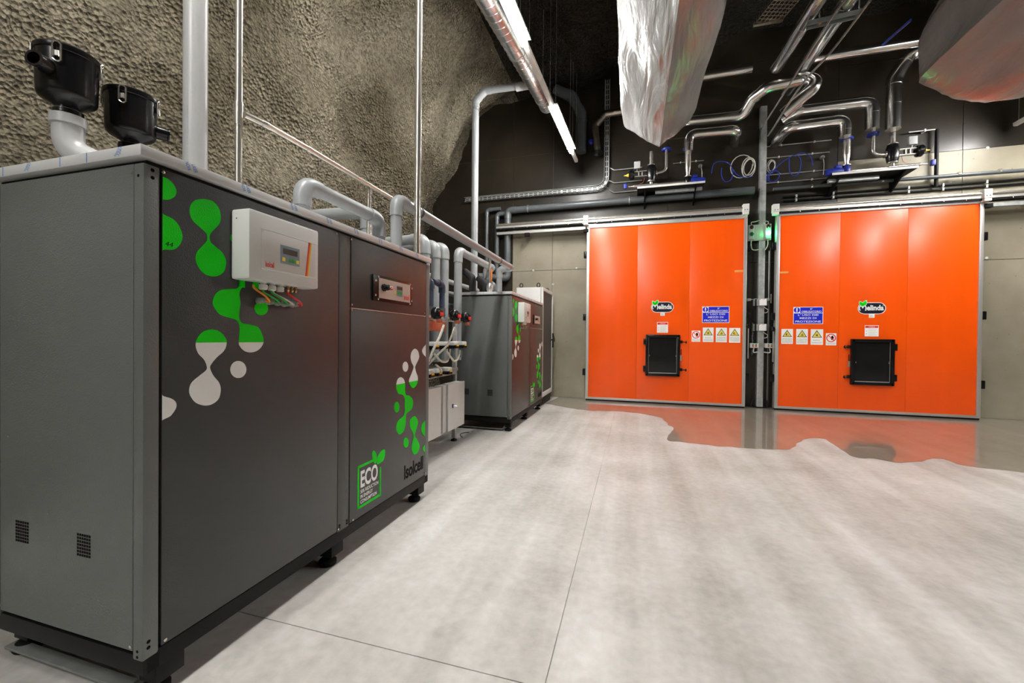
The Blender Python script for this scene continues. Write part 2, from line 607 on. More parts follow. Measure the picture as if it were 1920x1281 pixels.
# ---- film of water standing in front of the doors
edge_px = [(1022, 757), (1060, 764), (1103, 770), (1150, 771), (1195, 775), (1228, 781), (1246, 788), (1252, 797), (1262, 803),
           (1256, 812), (1252, 825), (1275, 829), (1320, 834), (1372, 839), (1420, 842), (1468, 843), (1492, 838),
           (1497, 829), (1520, 823), (1548, 824), (1566, 836), (1582, 846), (1600, 857), (1640, 861), (1700, 868), (1760, 860),
           (1800, 872), (1850, 879), (1920, 886), (2010, 902)]
outer = [at(u, v, z=0) for u, v in edge_px]
outer = spline([(p.x, p.y, 0) for p in outer], 5)
outer = [p+Vector((0.03*mnoise.noise(p*5), 0.05*mnoise.noise(p*7+Vector((9, 3, 0))), 0)) for p in outer]
poly = [Vector((p.x, p.y, 0.0015)) for p in outer]+[Vector((8.2, outer[-1].y-0.3, 0.0015)), Vector((8.2, 8.40, 0.0015)), Vector((-1.45, 8.40, 0.0015))]
from mathutils.geometry import tessellate_polygon
w2 = MB().add(poly, [tuple(t) for t in tessellate_polygon([poly])])
pud = w2.build('water_film', 'wet_concrete')
tag(pud, 'thin film of water on the floor mirroring the orange doors', 'puddle', kind='stuff')

# ---- end wall of formed concrete panels
wb = thing('wall_back', 'formed concrete end wall with panel joints and pores', None, (0, WALL_Y+0.02, 0))
struct(wb)
B('wall_core', 'joint_dark', wb, (-5.2, WALL_Y+0.014, -0.1), (9.1, WALL_Y+0.30, 7.3))
PX_ = [-5.2, -2.47, -1.62, 0.59, 3.32, 5.016, 7.2, 9.1]
PZL = [0.0, 2.60, 3.56, 5.0, 6.2, 7.3]
PZR = [0.0, 2.51, 4.28, 5.9, 7.3]
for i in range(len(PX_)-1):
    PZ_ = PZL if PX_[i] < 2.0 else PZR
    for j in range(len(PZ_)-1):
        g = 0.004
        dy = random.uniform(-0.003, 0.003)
        shaded_panel = PZ_[j] > 3.4 or PX_[i] < -5 or PX_[i] == 0.59  # upper brown rows, far column and door recess: shade painted by darker concrete
        B('panel', 'shaded_concrete' if shaded_panel else 'formed_concrete', wb, (PX_[i]+g, WALL_Y+dy, PZ_[j]+g), (PX_[i+1]-g, WALL_Y+0.014, PZ_[j+1]-g))
for (u, v) in ((1037, 533), (1000, 507), (1081, 503), (1852, 277), (1801, 331), (1850, 484)):
    p = at(u, v, y=WALL_Y-0.004)
    MB().lathe((p.x, WALL_Y+0.01, p.z), (0, -1, 0), [(0.022, 0), (0.022, 0.016), (0.016, 0.020)], 12).build('tie_plug', 'cab_white', wb, smooth=True)

# ---- sprayed rock: side walls and vault of the tunnel
prof = [(-3.50, -0.1), (-3.55, 1.0), (-3.62, 2.0), (-3.62, 3.0), (-3.45, 4.0), (-3.05, 4.9), (-2.45, 5.55), (-1.4, 6.12), (0.0, 6.5),
        (2.0, 6.75), (4.0, 6.6), (6.0, 6.05), (7.5, 4.9), (8.2, 3.2), (8.4, 1.6), (8.4, -0.1)]
pp = spline([(a, 0, b) for a, b in prof], 40)
# resample by arc length: fine on the left, coarse on the right
arc = [0.0]
for i in range(1, len(pp)):
    arc.append(arc[-1]+(pp[i]-pp[i-1]).length)
samples = []
s = 0.0
while s < arc[-1]:
    samples.append(s)
    s += 0.042 if s < 7.6 else 0.16
samples.append(arc[-1])
P2 = []
k = 0
for s in samples:
    while k < len(arc)-2 and arc[k+1] < s:
        k += 1
    t = (s-arc[k])/max(1e-9, arc[k+1]-arc[k])
    P2.append(pp[k].lerp(pp[k+1], min(1, max(0, t))))
ys_ = list(np.arange(-6.3, 0.0, 0.2))+list(np.arange(0.0, 8.46, 0.042))+[8.5]


def sstep(a, b, x):
    t = min(1, max(0, (x-a)/(b-a)))
    return t*t*(3-2*t)


rows = []
for y in ys_:
    row = []
    for i, p in enumerate(P2):
        a = P2[max(0, i-1)]; b = P2[min(len(P2)-1, i+1)]
        tx, tz = b.x-a.x, b.z-a.z
        ln = math.hypot(tx, tz)
        nx, nz = tz/ln, -tx/ln               # points into the hall on the left wall
        q = Vector((p.x, y, p.z))
        left = 1-sstep(-2.6, -0.6, p.x)
        d = 0.36*mnoise.noise(q*0.55+Vector((3.1, 0.7, 1.9)))+0.17*mnoise.noise(q*1.5+Vector((8, 2, 5)))
        d += 0.055*mnoise.noise(Vector((q.x*4, q.y*4.6, q.z*3.2)))+0.036*mnoise.noise(q*8.0)+0.026*mnoise.noise(q*14.0)
        rec = sstep(6.35+0.35*(p.z-3.2), 7.5+0.35*(p.z-3.2), y)*left
        d -= 0.75*rec
        d += 0.22*math.exp(-((y-5.9)/0.8)**2-((p.z-3.7)/1.2)**2)*left
        row.append((p.x+nx*d, y, p.z+nz*d))
    rows.append(row)
nI = len(P2); iz = next(i for i, p in enumerate(P2) if p.z > 5.75); ir = next(i for i, p in enumerate(P2) if p.x > 7.3)


def rock_part(name, i0, i1, label, mat='shotcrete'):
    n = i1-i0+1
    vs_ = [rows[j][i] for j in range(len(rows)) for i in range(i0, i1+1)]
    fs_ = [(j*n+i, j*n+i+1, (j+1)*n+i+1, (j+1)*n+i) for j in range(len(rows)-1) for i in range(n-1)]
    me = bpy.data.meshes.new(name)
    me.from_pydata(vs_, [], fs_)
    me.polygons.foreach_set('use_smooth', [True]*len(me.polygons))
    me.materials.append(MATS[mat])
    o = bpy.data.objects.new(name, me)
    C.objects.link(o)
    o['label'] = label
    struct(o)


rock_part('wall_left', 0, iz, 'rough sprayed-concrete cave wall behind the grey cabinets')
rock_part('ceiling', iz, ir, 'dark sprayed-concrete cave vault overhead', 'shaded_shotcrete')
rock_part('wall_right', ir, nI-1, 'rough sprayed-concrete cave wall beyond the grey wrapped unit')
wr = MB().box((-5.2, -6.6, -0.1), (9.1, -6.2, 7.3)).build('wall_rear', 'shotcrete')
wr['label'] = 'rough rear wall closing the hall'
struct(wr)

# ================================================================== LUMINAIRES
LZ = 4.50


def row_x(y):
    return -1.085+0.0445*(y-7.5)


def luminaire(p0, p1, lit, label, group):
    """trunking length with, when lit, a glowing diffuser below; hung on wires"""
    p0 = Vector(p0); p1 = Vector(p1)
    d = (p1-p0).normalized(); s = Vector((d.y, -d.x, 0)); up = Vector((0, 0, 1))
    p0 = p0+d*0.006; p1 = p1-d*0.006
    c = (p0+p1)/2; h = (p1-p0)/2
    t = thing('linear_luminaire', label, 'light', (c.x, c.y, p0.z), group)
    MB().obox(c+up*(0.057 if lit else 0.03), h, s*(0.070 if lit else 0.030), up*(0.014 if lit else 0.02)).build('housing', 'lamp_housing', t)  # lit lengths: housing shape widened to keep light off the vault
    if lit:
        MB().tube([p0+d*0.02, p1-d*0.02], 0.040, 14).build('diffuser', 'tube_light', t, smooth=True)
    else:
        MB().obox(c+up*0.006, h*0.995, s*0.024, up*0.008).build('cover_strip', 'lamp_housing', t)
    for e in (0.12, 0.88):
        q = p0.lerp(p1, e)
        T('hanger_wire', 'steel_plain', t, [q+up*0.05, q+up*2.3], 0.003, 6)
    return t


cuts = [(-5.34, -3.88, 1), (-3.88, -2.53, 0), (-2.53, -1.07, 1), (-1.07, 0.28, 0), (0.28, 1.74, 1), (1.74, 3.09, 0),
        (3.09, 4.55, 1), (4.55, 5.90, 0), (5.90, 7.36, 1), (7.36, 7.82, 0)]
names_lit = {(3.09, 4.55): 'lit tube luminaire in the row beside the spiral duct, above the cabinet piping',
             (5.90, 7.36): 'lit tube luminaire nearest the end wall, past the end of the spiral duct'}
for (a, b, lit) in cuts:
    lab = names_lit.get((a, b), 'lit tube luminaire farther from the doors, over the first cabinet' if lit else
                        ('unlit trunking length between two lit tubes beside the spiral duct' if a == 4.55 else
                         ('short unlit trunking end in front of the end wall' if a == 7.36 else 'unlit trunking length far from the doors, over the first cabinet')))
    luminaire((row_x(a), a, LZ), (row_x(b), b, LZ), lit, lab, 'luminaire row over the cabinets')
tip = at(1903, 237, z=LZ)
for (a, b, lit) in [(tip.y-0.5, tip.y, 0)]+[(tip.y-0.5-1.46-2.81*k, tip.y-0.5-2.81*k, 1) for k in range(2)]:
    luminaire((tip.x, a, LZ), (tip.x, b, LZ), lit,
              'lit tube luminaire in the row beyond the grey wrapped unit' if lit else 'short unlit trunking end beyond the grey wrapped unit',
              'luminaire row on the right side')

# ================================================================== GREY GAS CABINETS
XF = -1.478            # front face plane of the cabinets
MX0 = -2.262           # back
MY0, MY1 = 0.9266, 2.8315
ZCT, ZCB, ZPB, ZBB = 1.7932, 1.7579, 0.1718, 0.110
PT = ZCB-0.018         # top of the panels


def fp(u, v, off=0.0):
    """point on the cabinet front face from a photo pixel"""
    p = at(u, v, x=XF)
    return Vector((XF+off, p.y, p.z))


def clip_z(poly, z, keep_above):
    out = []
    n = len(poly)
    for i in range(n):
        a, b = poly[i], poly[(i+1) % n]
        ia = (a.z >= z) == keep_above; ib = (b.z >= z) == keep_above
        if ia:
            out.append(a)
        if ia != ib:
            t = (z-a.z)/(b.z-a.z)
            out.append(a.lerp(b, t))
    return out


def flat(poly, off):
    poly = [Vector(p) for p in poly]
    tri = tessellate_polygon([poly])
    n = len(poly); off = Vector(off)
    m = MB()
    m.add(poly, [tuple(t) for t in tri])
    m.add([p+off for p in poly], [tuple(t) for t in tri])
    side = [(i, (i+1) % n, n+(i+1) % n, n+i) for i in range(n)]
    m.f.extend(side)
    return m


mach = thing('gas_generator_cabinet',
             'large dark grey gas cabinet with green and white drop graphics, topped by two black filters', 'cabinet', (XF, MY0, 0))
# base frame
bf = MB()
bf.box((MX0, MY0+0.003, ZBB), (XF-0.003, MY0+0.053, ZPB), 0.004).box((MX0, MY1-0.053, ZBB), (XF-0.003, MY1-0.003, ZPB), 0.004)
bf.box((XF-0.053, MY0+0.01, ZBB), (XF-0.003, MY1-0.01, ZPB), 0.004).box((MX0, MY0+0.01, ZBB), (MX0+0.05, MY1-0.01, ZPB), 0.004)
bf.box((MX0+0.04, MY0+0.04, ZBB+0.03), (XF-0.04, MY1-0.04, ZPB))
bf.build('base_frame', 'black_steel', mach, smooth=True)
for (y) in (MY0+0.05, 1.80, 2.70):
    for x in (XF-0.055, MX0+0.06):
        f = MB().box((x-0.035, y-0.005, 0.048), (x+0.045, y+0.085, ZBB), 0.003)
        fo = f.build('foot', 'black_steel', mach, smooth=True)
        MB().lathe((x, y+0.02, 0.0), (0, 0, 1), [(0.040, 0), (0.044, 0.008), (0.044, 0.022), (0.036, 0.030), (0.018, 0.034), (0.018, 0.06)], 20).build(
            'rubber_pad', 'black_rubber', fo, smooth=True)
B('cross_bar', 'blade_grey', mach, (MX0+0.02, 0.948, 0.020), (XF-0.12, 0.990, 0.030), 0.002)
# carcass just behind the skins, so that joints read dark
B('carcass', 'seal_black', mach, (MX0+0.01, MY0+0.02, ZPB-0.02), (XF-0.02, MY1-0.02, ZCB-0.002))
# corner posts
for (ya, yb, nm) in ((MY0, 0.976, 0), (2.780, MY1, 1)):
    B('corner_post', 'cabinet_grey', mach, (XF-0.047, ya, ZPB-0.012), (XF-0.002, yb-0.002 if nm == 0 else yb, PT), 0.006)
    B('corner_post', 'cabinet_grey', mach, (MX0, ya, ZPB-0.012), (MX0+0.045, yb, PT), 0.006)
# front skins
SEAM = 0.003
panels = []
for (y0, y1, z0, z1) in ((0.979, 1.825, ZPB+0.004, PT), (1.922, 2.776, 1.357, PT), (1.922, 2.776, ZPB+0.004, 1.352)):
    panels.append(B('front_panel', 'cabinet_shaded_front', mach, (XF-0.020, y0+SEAM/2, z0), (XF-0.001, y1-SEAM/2, z1), 0.0015))
B('front_mullion', 'cabinet_shaded_front', mach, (XF-0.020, 1.829, ZPB-0.006), (XF-0.003, 1.918, PT), 0.0015)
B('panel_seam', 'aluminium', mach, (XF-0.012, 1.925, 1.3525), (XF-0.0005, 2.772, 1.3565))
# end skins
B('side_panel', 'cabinet_grey', mach, (MX0+0.046, MY0+0.002, ZPB+0.012), (XF-0.0495, MY0+0.02, PT), 0.0015)
B('side_panel', 'cabinet_grey', mach, (MX0+0.046, MY1-0.02, ZPB+0.012), (XF-0.0495, MY1-0.002, PT), 0.0015)
B('back_panel', 'cabinet_grey', mach, (MX0-0.001, 0.98, ZPB), (MX0+0.012, 2.776, PT))
# top cap wrapped in protective film
cap = MB()
ov = 0.012
cap.box((MX0-ov, MY0-ov, ZCB), (XF+0.004, MY1+ov, ZCT), 0.003)
capo = cap.build('top_cap', 'film_metal', mach, smooth=True)
# screws
for (u, v) in ((306.5, 323), (310, 1200), (631.5, 438), (634.5, 992.5), (659, 449), (662, 975), (797.5, 887), (660, 571), (660, 581), (796, 588), (796, 594)):
    p = fp(u, v)
    MB().lathe((XF-0.001, p.y, p.z), (1, 0, 0), [(0.0055, 0), (0.0055, 0.002), (0.003, 0.003)], 10).build('screw', 'steel_bright', mach, smooth=True)
for (x, z) in ((-1.535, 1.715), (-1.537, 0.197)):
    MB().lathe((x, MY0+0.002, z), (0, -1, 0), [(0.0055, 0), (0.0055, 0.002), (0.003, 0.003)], 10).build('screw', 'steel_bright', mach, smooth=True)
for (y, z) in ((0.944, 0.215), (0.944, 0.196), (0.952, 1.700), (0.952, 1.724), (1.845, 0.185), (1.845, 0.200), (1.905, 0.185), (1.905, 0.200)):
    MB().lathe((XF-0.004, y, z), (1, 0, 0), [(0.0060, 0), (0.0060, 0.0024)], 10).build('bolt_hole', 'decal_black', mach)
for (x, z) in ((-1.503, 0.190), (-1.503, 0.172), (-1.503, 1.700)):
    MB().lathe((x, MY0+0.002, z), (0, -1, 0), [(0.0050, 0), (0.0050, 0.0024)], 10).build('bolt_hole', 'decal_black', mach)
# two ventilation grilles: 6 x 7 slots each
for (xa, xb) in ((-2.128, -2.052), (-1.796, -1.726)):
    g = MB()
    for i in range(6):
        for j in range(7):
            x = xa+(xb-xa)*(i+0.12)/6; z = 0.450+0.079*(j+0.14)/7
            g.box((x, MY0+0.0012, z), (x+(xb-xa)*0.76/6, MY0+0.004, z+0.079*0.72/7))
    g.build('vent_grille', 'decal_black', mach)

# ---- drop graphics on the front (each drop is a decal part)
OFFS = 0.0006


def decal(px, closed_spline=True, split=None, col=('leaf_green', 'leaf_green'), edge=None):
    pts = [fp(u, v, -0.001+OFFS*0.5) for u, v in px]
    pts = spline(pts, 6, True) if closed_spline else pts
    if edge is not None:
        pts = [Vector((p.x, min(max(p.y, edge[0]), edge[1]), p.z)) for p in pts]
    if split is None:
        flat(pts, (OFFS, 0, 0)).build('drop_decal', col[0], mach)
    else:
        z = fp(*split).z
        for keep, c in ((True, col[0]), (False, col[1])):
            q = clip_z(pts, z, keep)
            if len(q) > 2:
                flat(q, (OFFS, 0, 0)).build('drop_decal', c, mach)


def ell(cx, cy, rx, ry, n=14):
    return [(cx+rx*math.cos(2*math.pi*k/n), cy+ry*math.sin(2*math.pi*k/n)) for k in range(n)]


GW = ('leaf_green', 'decal_white'); WW = ('decal_white', 'decal_white'); GG = ('leaf_green', 'leaf_green'); WG = ('decal_white', 'leaf_green')
EL = (0.981, 1.823); ER = (1.924, 2.774)
decal([(293, 332), (312, 334), (325, 345), (331, 358), (328, 368), (318, 374), (306, 374), (293, 371)], col=GG, edge=EL)
decal([(293, 403), (315, 406), (332, 418), (342, 440), (339, 456), (328, 467), (312, 468), (293, 463)], col=GG, edge=EL)
decal([(372, 374), (385, 373.5), (400, 378), (411, 392), (414, 408), (411, 420), (402, 430), (395, 438), (393, 446), (396, 455), (406, 464), (418, 475),
       (424, 490), (421, 507), (412, 516), (400, 518.5), (386, 515), (374, 504), (367, 488), (369, 474), (378, 463), (387, 453), (388.5, 446), (387, 438),
       (377, 428), (362, 414), (356, 400), (357, 386), (364, 377)], col=GG)
decal([(459, 526), (457, 536), (452, 542), (449, 552), (451, 568), (449, 585), (449, 598), (455, 606), (470, 609), (484, 614), (492, 628), (494, 643),
       (485, 656), (471, 661), (458, 658), (449, 648), (448, 640), (449, 625), (449, 612), (444, 601), (430, 596), (413, 590), (402, 577), (399, 566),
       (404, 552), (415, 544), (432, 542), (446, 540), (450, 527)], split=(471, 642), col=GW)
decal(ell(490, 578.5, 13, 12.5), col=GG)
decal(ell(480, 536, 7, 8), col=GG)
decal(ell(441, 446, 9, 10), col=GG)
decal([(396, 618), (412, 622), (423, 634), (425, 645), (420, 658), (407, 670), (397, 682), (394, 690), (400, 704), (411, 718), (414, 732), (410, 748),
       (398, 758), (383, 760.5), (367, 755), (357, 742), (355, 730), (360, 717), (375, 704), (386, 695), (388, 688), (383, 675), (372, 663), (367, 648),
       (370, 635), (380, 623)], split=(396, 642.5), col=GW)
decal(ell(447, 693, 15, 16), col=WW)
decal([(290, 744), (315, 745.5), (328, 752), (331, 762), (325, 774), (315, 783), (290, 788)], col=WW, edge=EL)
decal([(802, 647), (796, 649), (791.5, 658), (796, 667), (802, 668)], col=WW, edge=ER)
decal([(778, 654), (784, 659), (786, 670), (782, 680), (778.6, 688), (780, 697), (783.5, 708), (782, 720), (775, 728), (769, 722), (767, 713), (772, 700),
       (775.6, 688), (772, 680), (770, 670), (772, 660)], split=(775, 715), col=WG)
decal(ell(760.3, 687.8, 5.3, 9.5), col=WW)
decal([(751, 707.5), (757, 711), (759.5, 720), (759.5, 733), (761.5, 741), (767, 742), (773, 748), (774.5, 757), (772, 767), (765, 773), (761.5, 779),
       (760.5, 795), (757, 808), (750, 815), (744.5, 810), (743, 800), (747, 789), (756, 781), (759, 772), (759, 761), (759, 747), (755, 740.5), (747, 738),
       (743, 727), (745, 713)], split=(751, 720), col=WG)
decal(ell(744, 763.6, 5, 10), col=GG)
decal([(776.6, 780.5), (782, 785), (783.5, 794), (780, 808), (777.6, 817), (782, 824), (786.6, 836), (784, 847), (778, 852.6), (773, 847), (772, 837),
       (775.6, 820), (774, 811), (769, 800), (769, 788)], col=GG)
decal([(803, 787), (797, 789), (791, 797), (790.5, 808), (796, 818), (803, 819)], col=GG, edge=ER)
decal(ell(761.3, 830, 4.7, 9.5), col=GG)
decal([(803, 832), (797, 834), (793, 842), (797, 848), (803, 850)], col=GG, edge=ER)
# hand-written number on a drop
label_text('pen_mark', '44', 'decal_black', mach, fp(309, 461, 0.0005), (0, 0.024, 0), (0, 0.003, 0.016))

# ---- ECO mark and maker's lettering
YE0, YE1, ZE0, ZE1 = 1.989, 2.215, 0.225, 0.470
th = 0.014
eco = MB()
xo = XF-0.0007
for (a, b) in (((YE0, ZE0), (YE0+th, ZE1)), ((YE0, ZE0), (YE1, ZE0+th)), ((YE1-th, ZE0), (YE1, 0.402)), ((YE0, ZE1-th), (2.150, ZE1))):
    eco.box((xo, a[0], a[1]), (xo+OFFS, b[0], b[1]))
eco.build('eco_frame', 'leaf_green', mach)
label_text('eco_lettering', 'ECO', 'decal_white', mach, (XF, YE0+0.027, 0.337), (0, 0.165, 0), (0, 0, 0.098), 0.03)
for k, s_ in enumerate(('50% REDUCTION', 'IN ENERGY', 'CONSUMPTION')):
    wds = (0.172, 0.115, 0.155)[k]
    label_text('eco_lettering', s_, 'decal_white', mach, (XF, YE0+0.027, 0.306-0.029*k), (0, wds, 0), (0, 0, 0.021), 0.012)
for (poly, nm) in (([(703.5, 870), (699, 861), (698, 851), (701, 845), (706, 852), (706.5, 862)], 0),
                   ([(707, 870), (708, 857), (714, 847), (721, 843), (722, 852), (719, 863), (712, 869)], 1)):
    flat(spline([fp(u, v, -0.0007) for u, v in poly], 5, True), (OFFS, 0, 0)).build('eco_leaf', 'leaf_green', mach)
label_text('maker_lettering', 'Isolcell', 'decal_black', mach, (XF, 2.487, 0.230), (0, 0.262, 0), (0, 0, 0.098), 0.02)

# ---- film maker's print on the cap
for u, v in ((352, 318), (456, 361), (547, 397), (614, 424), (665, 444), (711, 461), (750, 477), (780, 489)):
    p = at(u, v, x=XF+0.004)
    for k, s_ in enumerate(('NOVA', 'LASER')):
        label_text('film_print', s_, 'film_blue', capo, (XF+0.0045, p.y-0.010+0.022*k, ZCT-0.004), (0, 0.010, -0.026), (0, 0.013, 0.004), 0.02)
for u in (52, 112, 162, 222, 5):
    p = at(u, 320, y=MY0-ov)
    if u in (112, 162, 5):
        B('film_print', 'film_blue', capo, (p.x, MY0-ov-0.0006, ZCB+0.002), (p.x+0.003, MY0-ov, ZCT-0.002))
    else:
        for k, s_ in enumerate(('Novacel', '3247')):
            label_text('film_print', s_, 'film_blue', capo, (p.x-0.012+0.014*k, MY0-ov-0.0006, ZCB+0.004), (0.018, 0, 0.026), (-0.008, 0, 0.006), 0.0)

# ---- wall-mounted controller box on the cabinet front
BX = -1.388
cbx = MB().box((XF, 1.219, 1.4135), (BX, 1.577, 1.680), 0.011).build('controller_box', 'box_white', mach, smooth=True)
cbx['label'] = 'white controller box with small screen, green and yellow keys and a red-yellow stripe'


def bp_(u, v, off=0.0):
    p = at(u, v, x=BX)
    return Vector((BX+off, p.y, p.z))


MB().box((BX-0.003, 1.272, 1.462), (BX+0.0006, 1.555, 1.614), 0.0015).build('recess_panel', 'box_inset', cbx, smooth=True)
B('panel_lip', 'box_white', cbx, (BX-0.002, 1.270, 1.456), (BX+0.0035, 1.558, 1.462), 0.001)
B('panel_lip', 'box_white', cbx, (BX-0.002, 1.270, 1.614), (BX+0.002, 1.558, 1.617), 0.0008)
ka = bp_(521, 452); kb = bp_(556, 490)
ky0, ky1, kz0, kz1 = 1.362, 1.462, 1.497, 1.572
B('keypad', 'keypad_blue', cbx, (BX, ky0, kz0), (BX+0.0018, ky1, kz1))
B('screen', 'lcd', cbx, (BX+0.0012, ky0+0.012, kz0+0.040), (BX+0.0026, ky1-0.012, kz0+0.063))
for (yy, mm) in ((ky0+0.008, 'yellow_print'), (ky0+0.043, 'green_key'), (ky0+0.062, 'green_key'), (ky0+0.081, 'yellow_print')):
    B('key', mm, cbx, (BX+0.0012, yy, kz0+0.010), (BX+0.0030, yy+0.015, kz0+0.025), 0.0006)
label_text('maker_lettering', 'Isolcell', 'red_print', cbx, (BX+0.0012, 1.290, 1.470), (0, 0.042, 0), (0, 0, 0.022), 0.03)
for k, mm in enumerate(('red_print', 'orange_print', 'yellow_print')):
    ya = 1.496+0.0065*k
    flat([(BX+0.0008, ya, 1.463), (BX+0.0008, ya+0.0065, 1.463), (BX+0.0008, ya+0.0245, 1.614), (BX+0.0008, ya+0.018, 1.614)], (0.0006, 0, 0)).build(
        'stripe', mm, cbx)
B('hinge_dot', 'decal_black', cbx, (-1.452, 1.2182, 1.642), (-1.448, 1.2192, 1.646))
gl_y = [1.315, 1.357, 1.398]
for i, yy in enumerate(gl_y):
    MB().lathe((-1.425, yy, 1.415), (0, 0, -1), [(0.0135, 0), (0.0135, 0.006), (0.010, 0.007), (0.010, 0.011), (0.0155, 0.012), (0.0155, 0.028), (0.012, 0.032)], 14).build(
        'cable_gland', 'box_inset', cbx, smooth=True)
for i, yy in enumerate((1.440, 1.462, 1.482)):
    MB().lathe((-1.425, yy, 1.415), (0, 0, -1), [(0.007, 0), (0.007, 0.008), (0.0045, 0.009), (0.0045, 0.018), (0.007, 0.019), (0.004, 0.028)], 10).build(
        'hose_fitting', 'brass', cbx, smooth=True)
B('bracket', 'leaf_green', mach, (XF-0.001, 1.255, 1.388), (XF+0.006, 1.275, 1.418))
# row of lead-throughs on the cabinet skin and the short hoses to them
ends = []
for (u, v) in ((484, 564), (502, 566), (518, 568), (531, 570), (546, 571)):
    p = fp(u, v)
    go = MB().lathe((XF-0.002, p.y, p.z), (1, 0, 0), [(0.013, 0), (0.013, 0.012), (0.010, 0.014), (0.010, 0.022), (0.012, 0.024), (0.009, 0.040)], 12).build(
        'lead_through', 'print_grey', mach, smooth=True)
    ends.append(Vector((XF+0.036, p.y, p.z)))
hs = [((-1.440, 1.285, 1.398), 0, 'hose_orange'), ((-1.425, gl_y[0], 1.385), 1, 'hose_green'), ((-1.425, gl_y[1], 1.385), 2, 'hose_green'),
      ((-1.425, gl_y[1]+0.008, 1.385), 3, 'hose_white'), ((-1.425, 1.440, 1.390), 4, 'hose_red')]
for (a, k_, mm) in hs:
    a = Vector(a); b = ends[k_]
    mid = a.lerp(b, 0.5)+Vector((0.018, 0.012, -0.012))
    T('lead', mm, cbx, spline([a, a+Vector((0, 0.004, -0.012)), mid, b+Vector((0.012, 0.010, -0.004)), b], 6), 0.0042, 8)

# ---- indicator panel in the upper right skin
dp = B('indicator_panel', 'black_plastic', mach, (XF-0.002, 2.107, 1.4135), (XF+0.012, 2.554, 1.5675), 0.003)
B('face_plate', 'beige_panel', dp, (XF+0.010, 2.162, 1.4325), (XF+0.0135, 2.520, 1.552))
for (yy, zz) in ((2.128, 1.533), (2.128, 1.447), (2.542, 1.533), (2.542, 1.447), (2.155, 1.558), (2.155, 1.426), (2.520, 1.558), (2.520, 1.426)):
    MB().lathe((XF+0.011, yy, zz), (1, 0, 0), [(0.007, 0), (0.007, 0.003), (0.003, 0.006)], 10).build('bolt', 'steel_bright', dp, smooth=True)
MB().lathe((XF+0.012, 2.205, 1.498), (1, 0, 0), [(0.022, 0), (0.022, 0.014), (0.017, 0.016), (0.017, 0.038), (0.012, 0.040)], 16).build('switch_knob', 'black_plastic', dp, smooth=True)
MB().lathe((XF+0.012, 2.222, 1.497), (1, 0, 0), [(0.020, 0), (0.020, 0.012), (0.012, 0.016), (0.010, 0.050), (0.006, 0.054)], 16).build('switch_ring', 'steel_bright', dp, smooth=True)
MB().lathe((XF+0.050, 2.222, 1.490), (1, 0, 0), [(0.007, 0), (0.007, 0.014), (0.004, 0.018)], 10).build('switch_tip', 'red_print', dp, smooth=True)
B('keypad', 'keypad_blue', dp, (XF+0.0132, 2.352, 1.462), (XF+0.0142, 2.424, 1.530))
B('screen', 'lcd', dp, (XF+0.014, 2.357, 1.504), (XF+0.0150, 2.418, 1.524))
B('key', 'green_key', dp, (XF+0.014, 2.360, 1.474), (XF+0.0152, 2.416, 1.492))
B('key', 'yellow_print', dp, (XF+0.0132, 2.330, 1.474), (XF+0.0145, 2.345, 1.492))
label_text('maker_lettering', 'Isolcell', 'red_print', dp, (XF+0.0138, 2.440, 1.446), (0, 0.068, 0), (0, 0, 0.036), 0.03)

# ---- the second, identical cabinet farther down the row
mach2 = copy_tree(mach)
mach2.location = (-1.4907, 5.0624, 0)
tag(mach2, 'dark grey gas cabinet with drop graphics standing beside the tall white mesh-door cabinet', 'cabinet')

# ================================================================== SLIDING COLD-ROOM DOORS
ZT, ZB_ = 3.3447, 0.0698


def dpt(u, v, off=0.0):
    p = at(u, v, y=DOOR_Y)
    return Vector((p.x, DOOR_Y-off, p.z))


def plate(name, mat, parent, xa, xb, za, zb, y0, th_=0.002):
    return MB().box((xa, y0-th_, za), (xb, y0, zb)).build(name, mat, parent)


def ring(mb, c, r0, r1, y0, th_, n=28):
    vs_ = []
    for yy in (y0, y0-th_):
        for rr in (r0, r1):
            for k in range(n):
                a = 2*math.pi*k/n
                vs_.append((c[0]+rr*math.cos(a), yy, c[1]+rr*math.sin(a)))
    fs_ = []
    for k in range(n):
        k2 = (k+1) % n
        fs_ += [(k, k2, n+k2, n+k), (2*n+k, 3*n+k, 3*n+k2, 2*n+k2), (k, 2*n+k, 2*n+k2, k2), (n+k, n+k2, 3*n+k2, 3*n+k)]
    return mb.add(vs_, fs_)


def disc(c, r, y0, th_, n=24):
    return MB().lathe((c[0], y0, c[1]), (0, -1, 0), [(r, 0), (r, th_)], n)


